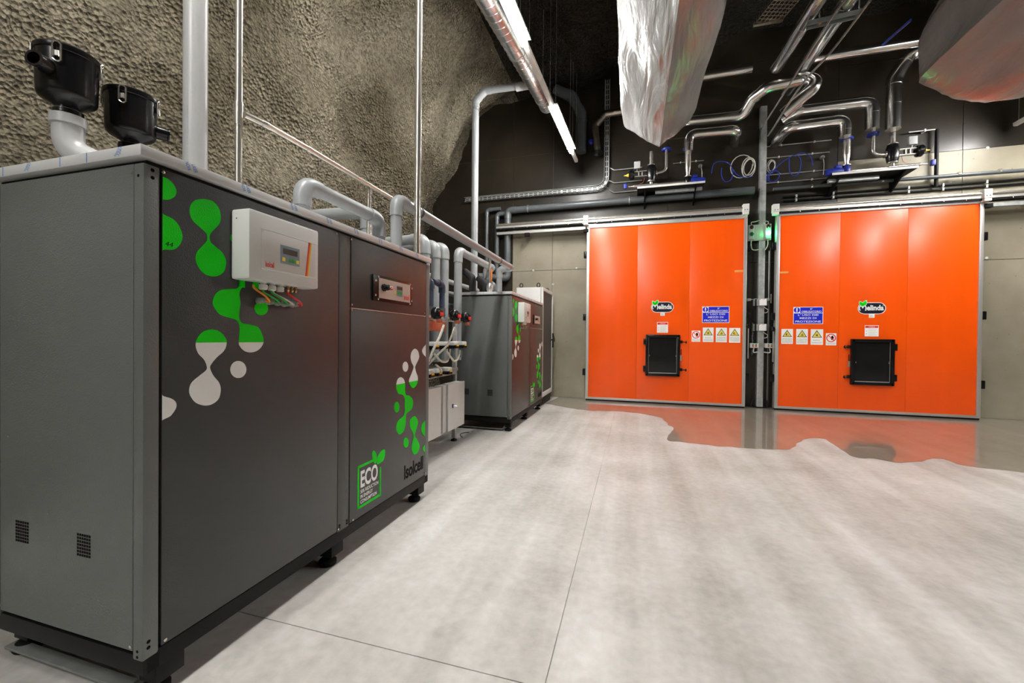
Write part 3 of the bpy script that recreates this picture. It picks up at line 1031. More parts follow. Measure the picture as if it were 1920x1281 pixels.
def pict(door, kind, xa, xb, za, zb):
    """one safety sticker, built as flat layers"""
    names_ = {'cold': 'white warning sticker with a yellow snow-crystal triangle', 'truck': 'white warning sticker with a yellow moving-door triangle',
              'crush': 'white warning sticker with a yellow hand-hazard triangle', 'stop': 'white sticker with a red no-entry ring and raised hand'}
    y0 = DOOR_Y
    s_ = plate('warning_sticker', 'decal_white', door, xa, xb, za, zb, y0, 0.0012)
    s_['label'] = names_[kind]
    w_ = xb-xa; h_ = zb-za; cx_ = (xa+xb)/2
    y1 = y0-0.0012
    if kind == 'stop':
        cz = zb-w_*0.52; r_ = w_*0.46
        m_ = MB(); ring(m_, (cx_, cz), r_*0.80, r_, y1, 0.0008)
        m_.build('ban_ring', 'sign_red', s_)
        hand = [(-0.05, -0.6), (0.35, -0.6), (0.50, -0.1), (0.58, 0.25), (0.45, 0.30), (0.42, 0.62), (0.28, 0.66), (0.22, 0.70), (0.08, 0.68), (0.0, 0.58), (-0.12, 0.52), (-0.15, 0.1), (-0.3, 0.2), (-0.36, 0.1), (-0.2, -0.2)]
        flat([(cx_+0.05*w_+a*r_*0.8, y1, cz+b*r_*0.8) for a, b in hand], (0, -0.0005, 0)).build('hand_symbol', 'decal_black', s_)
        d = Vector((1, 0, -1)).normalized()*r_*0.86; n_ = Vector((1, 0, 1)).normalized()*r_*0.09
        c_ = Vector((cx_, y1-0.0006, cz))
        flat([c_-d-n_, c_-d+n_, c_+d+n_, c_+d-n_], (0, -0.0006, 0)).build('ban_bar', 'sign_red', s_)
        lines = ['NON TOCCARE', 'VIETATO']
        zt0 = za+h_*0.21
    else:
        t0, t1, t2 = (cx_, zb-h_*0.06), (cx_-w_*0.42, zb-h_*0.53), (cx_+w_*0.42, zb-h_*0.53)
        flat([(a, y1, b) for a, b in (t0, t1, t2)], (0, -0.0004, 0)).build('triangle_edge', 'decal_black', s_)
        gx, gz = cx_, (t0[1]+t1[1]+t2[1])/3
        flat([(gx+(a-gx)*0.80, y1-0.0004, gz+(b-gz)*0.80) for a, b in (t0, t1, t2)], (0, -0.0004, 0)).build('triangle', 'sign_yellow', s_)
        y2 = y1-0.0008
        m_ = MB(); q = w_*0.11
        if kind == 'cold':
            for k in range(3):
                a = math.pi*k/3
                d = Vector((math.cos(a), 0, math.sin(a)))*q; n_ = Vector((-math.sin(a), 0, math.cos(a)))*q*0.16
                c_ = Vector((gx, y2, gz-q*0.15))
                m_.prism([c_-d-n_, c_+d-n_, c_+d+n_, c_-d+n_], (0, -0.0004, 0))
        elif kind == 'truck':
            for (a, b) in (((-1.1, -1.0), (1.2, -0.7)), ((-0.2, -0.6), (0.1, 0.9)), ((0.3, -0.6), (0.55, 1.0)), ((-0.9, -0.6), (-0.4, -0.2)), ((0.6, -0.4), (1.0, 0.0))):
                m_.box((gx+a[0]*q, y2-0.0004, gz+a[1]*q), (gx+b[0]*q, y2, gz+b[1]*q))
        else:
            for (a, b) in (((-1.0, -0.95), (1.3, -0.65)), ((-1.0, -0.7), (-0.35, 0.6)), ((-0.7, 0.4), (0.1, 0.95))):
                m_.box((gx+a[0]*q, y2-0.0004, gz+a[1]*q), (gx+b[0]*q, y2, gz+b[1]*q))
        m_.build('hazard_symbol', 'decal_black', s_)
        lines = {'cold': ['BASSA', 'TEMPERATURA'], 'truck': ['ATTENZIONE', 'CARRELLI IN', 'MOVIMENTO'],
                 'crush': ['PERICOLO', 'DI MORTE', 'ATMOSFERA', 'ASFISSIANTE']}[kind]
        zt0 = za+h_*0.37
    lh = h_*(0.065 if kind != 'stop' else 0.055)
    gap = (zt0-za-h_*0.05)/len(lines)
    for k, s2 in enumerate(lines):
        ww = w_*min(0.84, 0.105*len(s2))
        label_text('small_print', s2, 'print_grey', s_, (cx_-ww/2, y1-0.0005, zt0-gap*(k+1)+gap*0.3), (ww, 0, 0), (0, 0, lh), 0.0)


def hatch(door, xa, xb, za, zb, side, tagt):
    """inspection hatch: black frame, glazed pane, hinges on one side, screw clamps and padlock on the other (side=+1: clamps on the right)"""
    yb = DOOR_Y
    fr = 0.052
    h = MB()
    h.box((xa, yb-0.060, za), (xa+fr, yb, zb), 0.012).box((xb-fr, yb-0.060, za), (xb, yb, zb), 0.012)
    h.box((xa+0.01, yb-0.060, zb-fr), (xb-0.01, yb, zb), 0.012).box((xa+0.01, yb-0.060, za), (xb-0.01, yb, za+fr), 0.012)
    ho = h.build('hatch', 'black_plastic', door, smooth=True)
    ho['label'] = tagt
    plate('hatch_pane', 'hatch_glass', ho, xa+fr-0.004, xb-fr+0.004, za+fr-0.004, zb-fr+0.004, yb-0.024, 0.006)
    B('pane_trim', 'aluminium', ho, (xa+fr, yb-0.036, za+fr), (xb-fr, yb-0.030, za+fr+0.012))
    B('pane_trim', 'print_grey', ho, (xa+fr, yb-0.036, za+fr), (xa+fr+0.006, yb-0.030, zb-fr))
    B('pane_trim', 'print_grey', ho, (xb-fr-0.006, yb-0.036, za+fr), (xb-fr, yb-0.030, zb-fr))
    for xx in (xa+fr+0.014, xb-fr-0.022):
        B('pane_clip', 'steel_bright', ho, (xx, yb-0.040, (za+zb)/2-0.02), (xx+0.010, yb-0.028, (za+zb)/2+0.012), 0.002)
    hx = xa if side > 0 else xb
    cx_ = xb if side > 0 else xa
    for zz in (zb-0.13, za+0.13):
        B('hinge', 'black_plastic', ho, (hx-0.040, yb-0.045, zz-0.055), (hx+0.040, yb, zz+0.055), 0.008)
        cl = B('clamp', 'black_plastic', ho, (cx_-0.02*side, yb-0.05, zz-0.025), (cx_+0.045*side, yb, zz+0.025), 0.006)
        T('clamp_screw', 'black_steel', cl, [(cx_+0.03*side, yb-0.055, zz), (cx_+0.095*side, yb-0.075, zz-0.004)], 0.010, 10)
        MB().lathe((cx_+0.085*side, yb-0.072, zz-0.003), (side, -0.3, 0), [(0.012, 0), (0.024, 0.006), (0.026, 0.018), (0.018, 0.026)], 12).build(
            'clamp_knob', 'black_plastic', cl, smooth=True)
    zl = (za+zb)/2+0.02
    lk = B('lock_bar', 'steel_plain', ho, (cx_+0.004*side, yb-0.03, zl-0.11), (cx_+0.030*side, yb-0.010, zl-0.01), 0.003)
    T('lock_pin', 'black_steel', ho, [(cx_+0.018*side, yb-0.022, zl-0.02), (cx_+0.022*side, yb-0.022, zl+0.10)], 0.006, 8)
    return ho


def melinda(door, xa, xb, za, zb):
    """oval brand plate with two leaves"""
    y0 = DOOR_Y
    h_ = zb-za
    zc = za+h_*0.43; r_ = h_*0.43

    def stadium(rr, y):
        pts = []
        for k in range(13):
            a = -math.pi/2+math.pi*k/12
            pts.append((xb-r_+rr*math.cos(a), y, zc+rr*math.sin(a)))
        for k in range(13):
            a = math.pi/2+math.pi*k/12
            pts.append((xa+r_+rr*math.cos(a), y, zc+rr*math.sin(a)))
        return pts
    pl = flat(stadium(r_, y0), (0, -0.0012, 0)).build('brand_plate', 'decal_white', door)
    pl['label'] = 'navy oval brand plate with white lettering and two green leaves'
    flat(stadium(r_*0.90, y0-0.0012), (0, -0.0005, 0)).build('plate_field', 'sign_navy', pl)
    W_ = xb-xa
    y1 = y0-0.0017
    # looped initial drawn as a thick stroke
    ox, oz, sx, sz = xa+W_*0.055, zc-h_*0.17, W_*0.24, h_*0.38
    st = [(0.18, 0.06), (0.03, 0.30), (0.04, 0.70), (0.22, 0.92), (0.42, 0.78), (0.52, 0.52), (0.60, 0.78), (0.80, 0.93), (0.98, 0.72), (1.0, 0.40), (0.96, 0.05)]
    path = spline([(ox+a*sx, y1, oz+b*sz) for a, b in st], 5)
    m_ = MB(); hw = h_*0.036
    for i in range(len(path)-1):
        d = (path[i+1]-path[i]).normalized(); n_ = Vector((-d.z, 0, d.x))*hw
        m_.prism([path[i]-n_, path[i+1]-n_+d*hw*0.6, path[i+1]+n_+d*hw*0.6, path[i]+n_], (0, -0.0005-0.00001*i, 0))
    m_.build('brand_initial', 'decal_white', pl)
    label_text('brand_lettering', 'elindа'.replace('а', 'a'), 'decal_white', pl, (xa+W_*0.325, y1-0.0006, zc-h_*0.16), (W_*0.60, 0, 0), (0, 0, h_*0.40), 0.035)
    m_ = MB(); ring(m_, (xa+W_*0.905, zc+h_*0.20), h_*0.028, h_*0.042, y1, 0.0005, 14)
    m_.build('registered_ring', 'decal_white', pl)
    bx_, bz_ = xa+W_*0.18, zc+h_*0.16
    for (ang, ln, wd) in ((math.radians(120), h_*0.40, h_*0.13), (math.radians(62), h_*0.46, h_*0.15)):
        d = Vector((math.cos(ang), 0, math.sin(ang))); n_ = Vector((-d.z, 0, d.x))
        o = Vector((bx_, y1, bz_))
        lf = [o, o+d*ln*0.35+n_*wd*0.8, o+d*ln*0.7+n_*wd*0.7, o+d*ln, o+d*ln*0.7-n_*wd*0.7, o+d*ln*0.35-n_*wd*0.8]
        big = [o+(p-(o+d*ln*0.5))*1.0 for p in lf]
        cen = o+d*ln*0.5
        flat([cen+(p-cen)*1.22 for p in lf], (0, -0.0004, 0)).build('leaf_edge', 'decal_white', pl)
        flat([Vector((p.x, y1-0.0005, p.z)) for p in lf], (0, -0.0005, 0)).build('brand_leaf', 'leaf_green', pl)


def mand_sign(door, xa, xb, za, zb):
    s_ = plate('safety_sign', 'decal_white', door, xa, xb, za, zb, DOOR_Y, 0.0015)
    s_['label'] = 'blue mandatory-protection sign with white Italian lettering'
    y1 = DOOR_Y-0.0015
    w_ = xb-xa; h_ = zb-za; e = w_*0.020
    zm = za+h_*0.635
    plate('blue_field', 'sign_blue', s_, xa+e, xb-e, za+e, zm-e*0.5, y1, 0.0006)
    plate('blue_field', 'sign_blue', s_, xa+w_*0.235, xb-e, zm+e*0.5, zb-e, y1, 0.0006)
    cx_, cz = xa+w_*0.12, (zm+zb)/2
    disc((cx_, cz), h_*0.155, y1, 0.0006).build('blue_disc', 'sign_blue', s_)
    y2 = y1-0.0006
    m_ = MB().box((cx_-0.010, y2-0.0005, cz-h_*0.055), (cx_+0.010, y2, cz+h_*0.125)).box((cx_-0.010, y2-0.0005, cz-h_*0.125), (cx_+0.010, y2, cz-h_*0.08))
    m_.build('exclamation_mark', 'decal_white', s_)
    cxr = xa+w_*0.61
    for (t_, z_, ww, hh, xc) in (("E'", zb-h_*0.165, 0.075, 0.085, cxr), ('OBBLIGATORIO', zm+h_*0.045, 0.66, 0.10, cxr),
                                 ("L' USO DEI", za+h_*0.475, 0.68, 0.105, xa+w_*0.5), ('MEZZI DI', za+h_*0.29, 0.56, 0.105, xa+w_*0.5),
                                 ('PROTEZIONE', za+h_*0.085, 0.86, 0.115, xa+w_*0.5)):
        label_text('sign_lettering', t_, 'decal_white', s_, (xc-ww*w_/2, y2-0.0005, z_), (ww*w_, 0, 0), (0, 0, hh*h_), 0.012)


def notice(door, xa, xb, za, zb):
    s_ = plate('notice', 'decal_white', door, xa, xb, za, zb, DOOR_Y, 0.0012)
    s_['label'] = 'white notice with a red heading above the hatch'
    y1 = DOOR_Y-0.0012; w_ = xb-xa; h_ = zb-za
    plate('notice_heading', 'sign_red', s_, xa+w_*0.04, xb-w_*0.04, zb-h_*0.24, zb-h_*0.05, y1, 0.0005)
    label_text('small_print', 'ATTENZIONE', 'decal_white', s_, (xa+w_*0.27, y1-0.0006, zb-h_*0.20), (w_*0.46, 0, 0), (0, 0, h_*0.09))
    for k in range(5):
        plate('print_line', 'print_grey', s_, xa+w_*0.26, xb-w_*0.12-0.02*(k % 2), za+h_*(0.10+0.125*k), za+h_*(0.115+0.125*k), y1, 0.0004)
        if k % 2:
            plate('print_dot', 'sign_red', s_, xa+w_*0.10, xa+w_*0.16, za+h_*(0.08+0.125*k), za+h_*(0.13+0.125*k), y1, 0.0004)


def sliding_door(name, x1, x2, seams, outer_side, label):
    d = thing(name, label, 'door', ((x1+x2)/2, DOOR_Y+0.06, 0))
    struct(d)
    fw = 0.052
    xs = [x1]+seams+[x2]
    B('door_core', 'seal_black', d, (x1-0.02, DOOR_Y+0.004, ZB_-0.01), (x2+0.02, DOOR_Y+0.10, ZT+0.01))
    for a, b in zip(xs[:-1], xs[1:]):
        B('panel', 'door_orange', d, (a+0.0012, DOOR_Y, ZB_), (b-0.0012, DOOR_Y+0.006, ZT), 0.001)
    B('frame_rail', 'aluminium', d, (x1-fw, DOOR_Y-0.014, ZT), (x2+fw, DOOR_Y+0.10, ZT+0.075), 0.003)
    B('frame_rail', 'aluminium', d, (x1-fw, DOOR_Y-0.012, ZB_-0.040), (x2+fw, DOOR_Y+0.10, ZB_), 0.003)
    B('frame_stile', 'aluminium', d, (x1-fw, DOOR_Y-0.013, ZB_), (x1, DOOR_Y+0.10, ZT), 0.003)
    B('frame_stile', 'aluminium', d, (x2, DOOR_Y-0.013, ZB_), (x2+fw, DOOR_Y+0.10, ZT), 0.003)
    for xx, e in ((x1, -1), (x2, 1)):
        B('corner_angle', 'steel_bright', d, (xx-0.13 if e > 0 else xx-fw-0.005, DOOR_Y-0.016, ZT+0.062), (xx+fw+0.005 if e > 0 else xx+0.13, DOOR_Y-0.002, ZT+0.082))
    B('bottom_seal', 'seal_black', d, (x1-fw+0.01, DOOR_Y-0.004, 0.004), (x2+fw-0.01, DOOR_Y+0.06, ZB_-0.040))
    # black guide clamps along both edges
    for zz in (2.84, 1.62, 0.55):
        for xx, e in ((x1-fw, -1), (x2+fw, 1)):
            B('edge_clamp', 'black_plastic', d, (xx, DOOR_Y+0.0, zz-0.065), (xx+0.060*e, DOOR_Y+0.085, zz+0.065), 0.010)
    return d


def hatch_glass():
    m = bpy.data.materials.new('hatch_glass'); m.use_nodes = True
    b = m.node_tree.nodes['Principled BSDF']
    n = m.node_tree.nodes.new('ShaderNodeTexNoise'); n.inputs['Scale'].default_value = 4
    r = m.node_tree.nodes.new('ShaderNodeValToRGB')
    r.color_ramp.elements[0].color = (0.004, 0.004, 0.004, 1); r.color_ramp.elements[1].color = (0.016, 0.017, 0.016, 1)
    m.node_tree.links.new(n.outputs['Fac'], r.inputs[0]); m.node_tree.links.new(r.outputs[0], b.inputs['Base Color'])
    b.inputs['Roughness'].default_value = 0.12
    MATS['hatch_glass'] = m


hatch_glass()
X1, X2, X3, X4 = -0.8441, 1.8429, 2.4001, 5.094
dl = sliding_door('door_1', X1, X2, [at(1194, 600, y=DOOR_Y).x, at(1292, 600, y=DOOR_Y).x], -1,
                  'tall orange sliding door with a bare concrete wall panel on its outer side')
dr = sliding_door('door_2', X3, X4, [at(1573, 600, y=DOOR_Y).x, at(1700, 600, y=DOOR_Y).x], 1,
                  'tall orange sliding door under the grey plastic-wrapped unit')
hatch(dl, 0.215, 0.815, 0.522, 1.288, 1, 'black glazed inspection hatch with clamps towards the steel trunking')
hatch(dr, 3.441, 4.030, 0.485, 1.240, -1, 'black glazed inspection hatch with clamps towards the steel trunking')
melinda(dl, 0.305, 0.699, 1.700, 1.930)
melinda(dr, 3.540, 3.924, 1.648, 1.872)
mand_sign(dl, 1.184, 1.628, 1.508, 1.803)
mand_sign(dr, 2.617, 3.054, 1.488, 1.778)
notice(dl, 0.414, 0.607, 1.326, 1.523)
notice(dr, 3.641, 3.832, 1.285, 1.467)
for dd, xa in ((dl, 0.470), (dr, 3.695)):
    zz = 1.64 if dd is dl else 1.59
    s_ = plate('paper_tag', 'decal_white', dd, xa, xa+0.078, zz, zz+0.058, DOOR_Y, 0.001)
    for k in range(2):
        plate('print_line', 'print_grey', s_, xa+0.012, xa+0.06-0.01*k, zz+0.012+0.02*k, zz+0.018+0.02*k, DOOR_Y-0.001, 0.0004)
for kind, xa, xb, za, zb in (('stop', 1.012, 1.157, 1.165, 1.367), ('cold', 1.198, 1.377, 1.163, 1.424), ('truck', 1.413, 1.594, 1.160, 1.421),
                             ('crush', 1.629, 1.807, 1.156, 1.418)):
    pict(dl, kind, xa, xb, za, zb)
for kind, xa, xb, za, zb in (('crush', 2.443, 2.618, 1.146, 1.402), ('truck', 2.666, 2.838, 1.141, 1.402), ('cold', 2.878, 3.059, 1.136, 1.399),
                             ('stop', 3.098, 3.249, 1.130, 1.332)):
    pict(dr, kind, xa, xb, za, zb)
# strips of tape and scuffs
tp = plate('tape_strip', 'tape_tan', dl, X2-0.140, X2-0.006, 2.405, 2.440, DOOR_Y, 0.001)
tp = plate('tape_strip', 'tape_tan', dr, X3+0.006, X3+0.135, 2.360, 2.392, DOOR_Y, 0.001)

# ---- tracks above the doors: round rail, slotted lower channel, hanger blocks
def track(xa, xb, z0, label, blocks):
    t = thing('door_track', label, 'track', ((xa+xb)/2, DOOR_Y+0.02, z0-0.08))
    yr = DOOR_Y-0.03
    T('rail', 'steel_bright', t, [(xa, yr, z0+0.042), (xb, yr, z0+0.042)], 0.030, 12)
    B('rail_web', 'aluminium', t, (xa, yr-0.012, z0-0.022), (xb, yr+0.012, z0+0.022))
    B('channel', 'seal_black', t, (xa, yr-0.004, z0-0.052), (xb, DOOR_Y+0.06, z0-0.022))
    B('back_plate', 'galvanised', t, (xa, DOOR_Y+0.06, z0-0.06), (xb, DOOR_Y+0.075, z0+0.10))
    n = int((xb-xa)/0.27)
    for k in range(n):
        x = xa+0.1+k*(xb-xa-0.2)/max(1, n-1)
        MB().lathe((x, yr-0.004, z0-0.037), (0, -1, 0), [(0.008, 0), (0.008, 0.006), (0.004, 0.008)], 8).build('bolt', 'steel_bright', t, smooth=True)
        if k % 2 == 0:
            B('wall_bracket', 'galvanised', t, (x-0.02, DOOR_Y+0.07, z0-0.02), (x+0.02, WALL_Y-0.004, z0+0.06))
    for x in blocks:
        hb = B('hanger_block', 'box_white', t, (x-0.048, yr-0.055, z0-0.032), (x+0.048, yr+0.05, z0+0.105), 0.005)
        B('hanger_foot', 'box_white', hb, (x-0.045, yr-0.050, z0-0.075), (x+0.045, yr+0.03, z0-0.036), 0.003)
        for e in (-0.02, 0.02):
            B('block_screw', 'decal_black', hb, (x+e-0.006, yr-0.057, z0-0.004), (x+e+0.006, yr-0.054, z0+0.010))
    return t


track(-2.75, 1.90, 3.475, 'slide rail above the orange door, running on over bare concrete', [-0.915, 1.885-0.03])
track(2.30, 6.4, 3.435, 'slide rail running above the orange door under the plastic-wrapped unit', [2.315, 5.145])
B('slide_bar', 'aluminium', bpy.data.objects['door_track'], (-2.75, DOOR_Y+0.0, 3.335), (-0.93, DOOR_Y+0.05, 3.385))
B('slide_bar', 'galvanised', bpy.data.objects['door_track.001'], (5.16, DOOR_Y+0.0, 3.29), (6.4, DOOR_Y+0.05, 3.345))
for e in bpy.data.objects['door_track.001'], bpy.data.objects['door_track']:
    pass
for (x, tn) in ((-0.915, 'door_track'), (5.19, 'door_track.001'), (-2.1, 'door_track')):
    B('stop_pad', 'black_rubber', bpy.data.objects[tn], (x-0.05, DOOR_Y-0.03, 3.27), (x+0.05, DOOR_Y+0.05, 3.335), 0.006)

# ---- galvanised trunking between the doors and what hangs on it
TY = WALL_Y-0.10
tr = thing('cable_trunking', 'galvanised square cable trunking rising between the two orange doors', 'trunking', (2.165, TY, 0))
B('trunking_body', 'galvanised', tr, (2.115, TY, 0.02), (2.215, WALL_Y-0.004, 5.35), 0.003)
for zz in (1.30, 2.70, 4.05):
    B('trunking_joint', 'steel_plain', tr, (2.113, TY-0.002, zz-0.004), (2.217, WALL_Y-0.004, zz+0.004))
B('foot_plate', 'black_steel', tr, (2.06, TY, 0.0), (2.27, WALL_Y-0.004, 0.018))
T('floor_cable', 'insulation_black', tr, spline([(2.10, TY+0.03, 0.22), (2.05, TY+0.02, 0.12), (2.03, TY+0.015, 0.016), (2.10, TY+0.015, 0.014)], 6), 0.010, 8)
T('floor_cable', 'insulation_black', tr, spline([(2.23, TY+0.03, 0.20), (2.28, TY+0.02, 0.12), (2.28, TY+0.015, 0.016), (2.22, TY+0.015, 0.014)], 6), 0.010, 8)

sg = thing('signal_panel', 'steel plate with paired red and green signal lamps, one green lit', 'signal light', (2.115, TY-0.03, 2.965))
B('plate', 'aluminium', sg, (1.935, TY-0.020, 2.970), (2.300, TY-0.004, 3.255), 0.002)
for xx, lit in ((1.985, False), (2.245, True)):
    hs_ = B('lamp_case', 'grey_box', sg, (xx-0.042, TY-0.055, 2.985), (xx+0.042, TY-0.020, 3.240), 0.008)
    MB().lathe((xx, TY-0.055, 3.205), (0, -1, 0), [(0.034, 0), (0.034, 0.012), (0.022, 0.030), (0.006, 0.034)], 18).build('red_lamp', 'red_off', hs_, smooth=True)
    MB().lathe((xx, TY-0.055, 3.085), (0, -1, 0), [(0.034, 0), (0.034, 0.012), (0.022, 0.030), (0.006, 0.034)], 18).build(
        'green_lamp', 'green_lamp' if lit else 'green_off', hs_, smooth=True)
    e = -1 if xx < 2.1 else 1
    T('cable', 'cable_white', sg, spline([(xx, TY-0.03, 2.985), (xx, TY-0.03, 2.88), (xx-0.03*e, TY-0.02, 2.81), (2.165+0.05*e, TY-0.012, 2.81)], 6), 0.007, 8)
    T('cable', 'cable_white', sg, spline([(xx, TY-0.03, 3.25), (xx, TY-0.02, 3.30), (xx-0.06*e, TY-0.01, 3.31), (2.165+0.05*e, TY-0.010, 3.33)], 6), 0.006, 8)
for nm, zz, lab in (('junction_box', 1.875, 'white junction box on the trunking, higher of the pair'), ('junction_box', 1.430, 'white junction box on the trunking, lower of the pair above the push buttons')):
    j = thing(nm, lab, 'junction box', (2.175, TY-0.03, zz-0.06), 'junction boxes on the trunking')
    B('case', 'grey_box', j, (2.118, TY-0.055, zz-0.062), (2.245, TY-0.002, zz+0.062), 0.004)
    B('lid', 'decal_white', j, (2.122, TY-0.066, zz-0.058), (2.232, TY-0.055, zz+0.058), 0.004)
    flat([(2.124, TY-0.0665, zz+0.056), (2.124, TY-0.0665, zz+0.038), (2.146, TY-0.0665, zz+0.056)], (0, -0.0006, 0)).build('corner_mark', 'sign_red', j)
    B('name_mark', 'sign_red', j, (2.165, TY-0.0668, zz+0.042), (2.205, TY-0.066, zz+0.047))
    B('side_box', 'grey_box', j, (2.085, TY-0.055, zz-0.060), (2.118, TY-0.01, zz+0.060), 0.003)
    B('side_box', 'blade_grey', j, (2.030, TY-0.035, zz-0.062), (2.060, TY-0.003, zz+0.060), 0.003)
    T('cable', 'cable_white', j, spline([(2.185, TY-0.03, zz-0.062), (2.22, TY-0.03, zz-0.10), (2.27, TY-0.02, zz-0.14), (2.25, TY-0.01, zz-0.18), (2.215, TY-0.008, zz-0.185)], 6), 0.006, 8)
pb = thing('push_button_station', 'pair of grey push-button boxes with green and red keys across the trunking', 'push buttons', (2.165, TY-0.03, 1.065))
B('bracket', 'steel_plain', pb, (1.985, TY-0.012, 1.075), (2.355, TY-0.003, 1.150))
for xa in (1.985, 2.228):
    bx2 = B('button_box', 'cab_white', pb, (xa, TY-0.060, 1.068), (xa+0.138, TY-0.012, 1.150), 0.008)
    for xx in (xa+0.045, xa+0.092):
        B('green_button', 'green_key', bx2, (xx-0.012, TY-0.066, 1.115), (xx+0.012, TY-0.058, 1.136), 0.002)
        B('red_button', 'sign_red', bx2, (xx-0.012, TY-0.066, 1.088), (xx+0.012, TY-0.058, 1.110), 0.002)
    e = -1 if xa < 2.1 else 1
    T('conduit', 'cable_white', pb, spline([(xa+0.07, TY-0.03, 1.068), (xa+0.07+0.01*e, TY-0.03, 1.015), (xa+0.07, TY-0.02, 0.985), (2.165+0.05*e, TY-0.012, 0.995)], 6), 0.010, 8)
# hold-open struts and chain pulls on the inner door edges
for xx, lab, z0 in ((X2+0.052+0.035, 'black-ended pull rod beside the trunking on the door with the concrete wall panel', 0.85),
                    (X3-0.052-0.035, 'black-ended pull rod beside the trunking on the door under the wrapped unit', 0.80)):
    h = thing('pull_rod', lab, 'handle', (xx, DOOR_Y, z0))
    T('rod', 'steel_plain', h, [(xx, DOOR_Y-0.02, z0+0.02), (xx, DOOR_Y-0.02, z0+0.58)], 0.009, 10)
    B('rod_grip', 'black_plastic', h, (xx-0.022, DOOR_Y-0.045, z0+0.56), (xx+0.022, DOOR_Y+0.03, z0+0.64), 0.008)
    MB().lathe((xx, DOOR_Y-0.02, z0), (0, 0, 1), [(0.012, 0), (0.014, 0.01), (0.011, 0.03)], 10).build('rod_tip', 'black_plastic', h, smooth=True)
    e = 1 if xx < 2.1 else -1
    B('rod_arm', 'black_steel', h, (xx, DOOR_Y-0.01, z0+0.585), (xx-0.08*e, DOOR_Y+0.02, z0+0.605))
for xx, lab in ((2.045, 'grey hanging chain beside the lower junction box'), (2.325, 'dark hanging chain next to the door under the wrapped unit')):
    ch = MB()
    for k in range(26):
        z = 1.50-0.022*k
        a = (k % 2)*math.pi/2
        pts = [Vector((xx+0.009*math.cos(a)*math.cos(q)+0.004*math.sin(k), TY+0.045+0.009*math.sin(a)*math.cos(q), z+0.016*math.sin(q))) for q in [2*math.pi*i/8 for i in range(9)]]
        ch.tube(pts, 0.004, 5, caps=False)
    tag(ch.build('pull_chain', 'black_steel' if xx > 2.1 else 'blade_grey'), lab, 'chain')
for xx, lab in ((X2+0.052+0.03, 'small steel limit switch on a rod by the trunking, door with concrete panel side'), (X3-0.052-0.03, 'small steel limit switch on a rod by the trunking, wrapped unit side')):
    e = 1 if xx < 2.1 else -1
    sw = thing('limit_switch', lab, 'switch', (xx, TY, 1.90))
    B('switch_body', 'steel_plain', sw, (xx+0.02*e, TY+0.01, 1.905), (xx+0.085*e, TY+0.05, 1.950), 0.004)
    B('switch_lever', 'steel_bright', sw, (xx-0.004, TY, 1.86), (xx+0.004, TY+0.02, 2.02))
    B('switch_mount', 'blade_grey', sw, (xx+0.02*e, TY+0.045, 1.90), (xx+0.06*e, WALL_Y-0.004, 1.955))
    T('cable', 'cable_white', sw, [(xx+0.085*e, TY+0.03, 1.93), (2.165-0.062*e, TY+0.03, 1.945)], 0.005, 6)
# vertical guide conduits in the recess
for k, (xx, z0, z1) in enumerate(((2.300, 0.02, 2.80), (2.318, 0.02, 2.86))):
    c_ = thing('recess_conduit', 'slim vertical conduit in the recess beside the trunking', 'conduit', (xx, WALL_Y-0.02, z0), 'conduits in the recess')
    T('tube', 'steel_plain' if k == 0 else 'pvc_dark', c_, [(xx, WALL_Y-0.018, z0), (xx, WALL_Y-0.018, z1)], 0.007, 8)

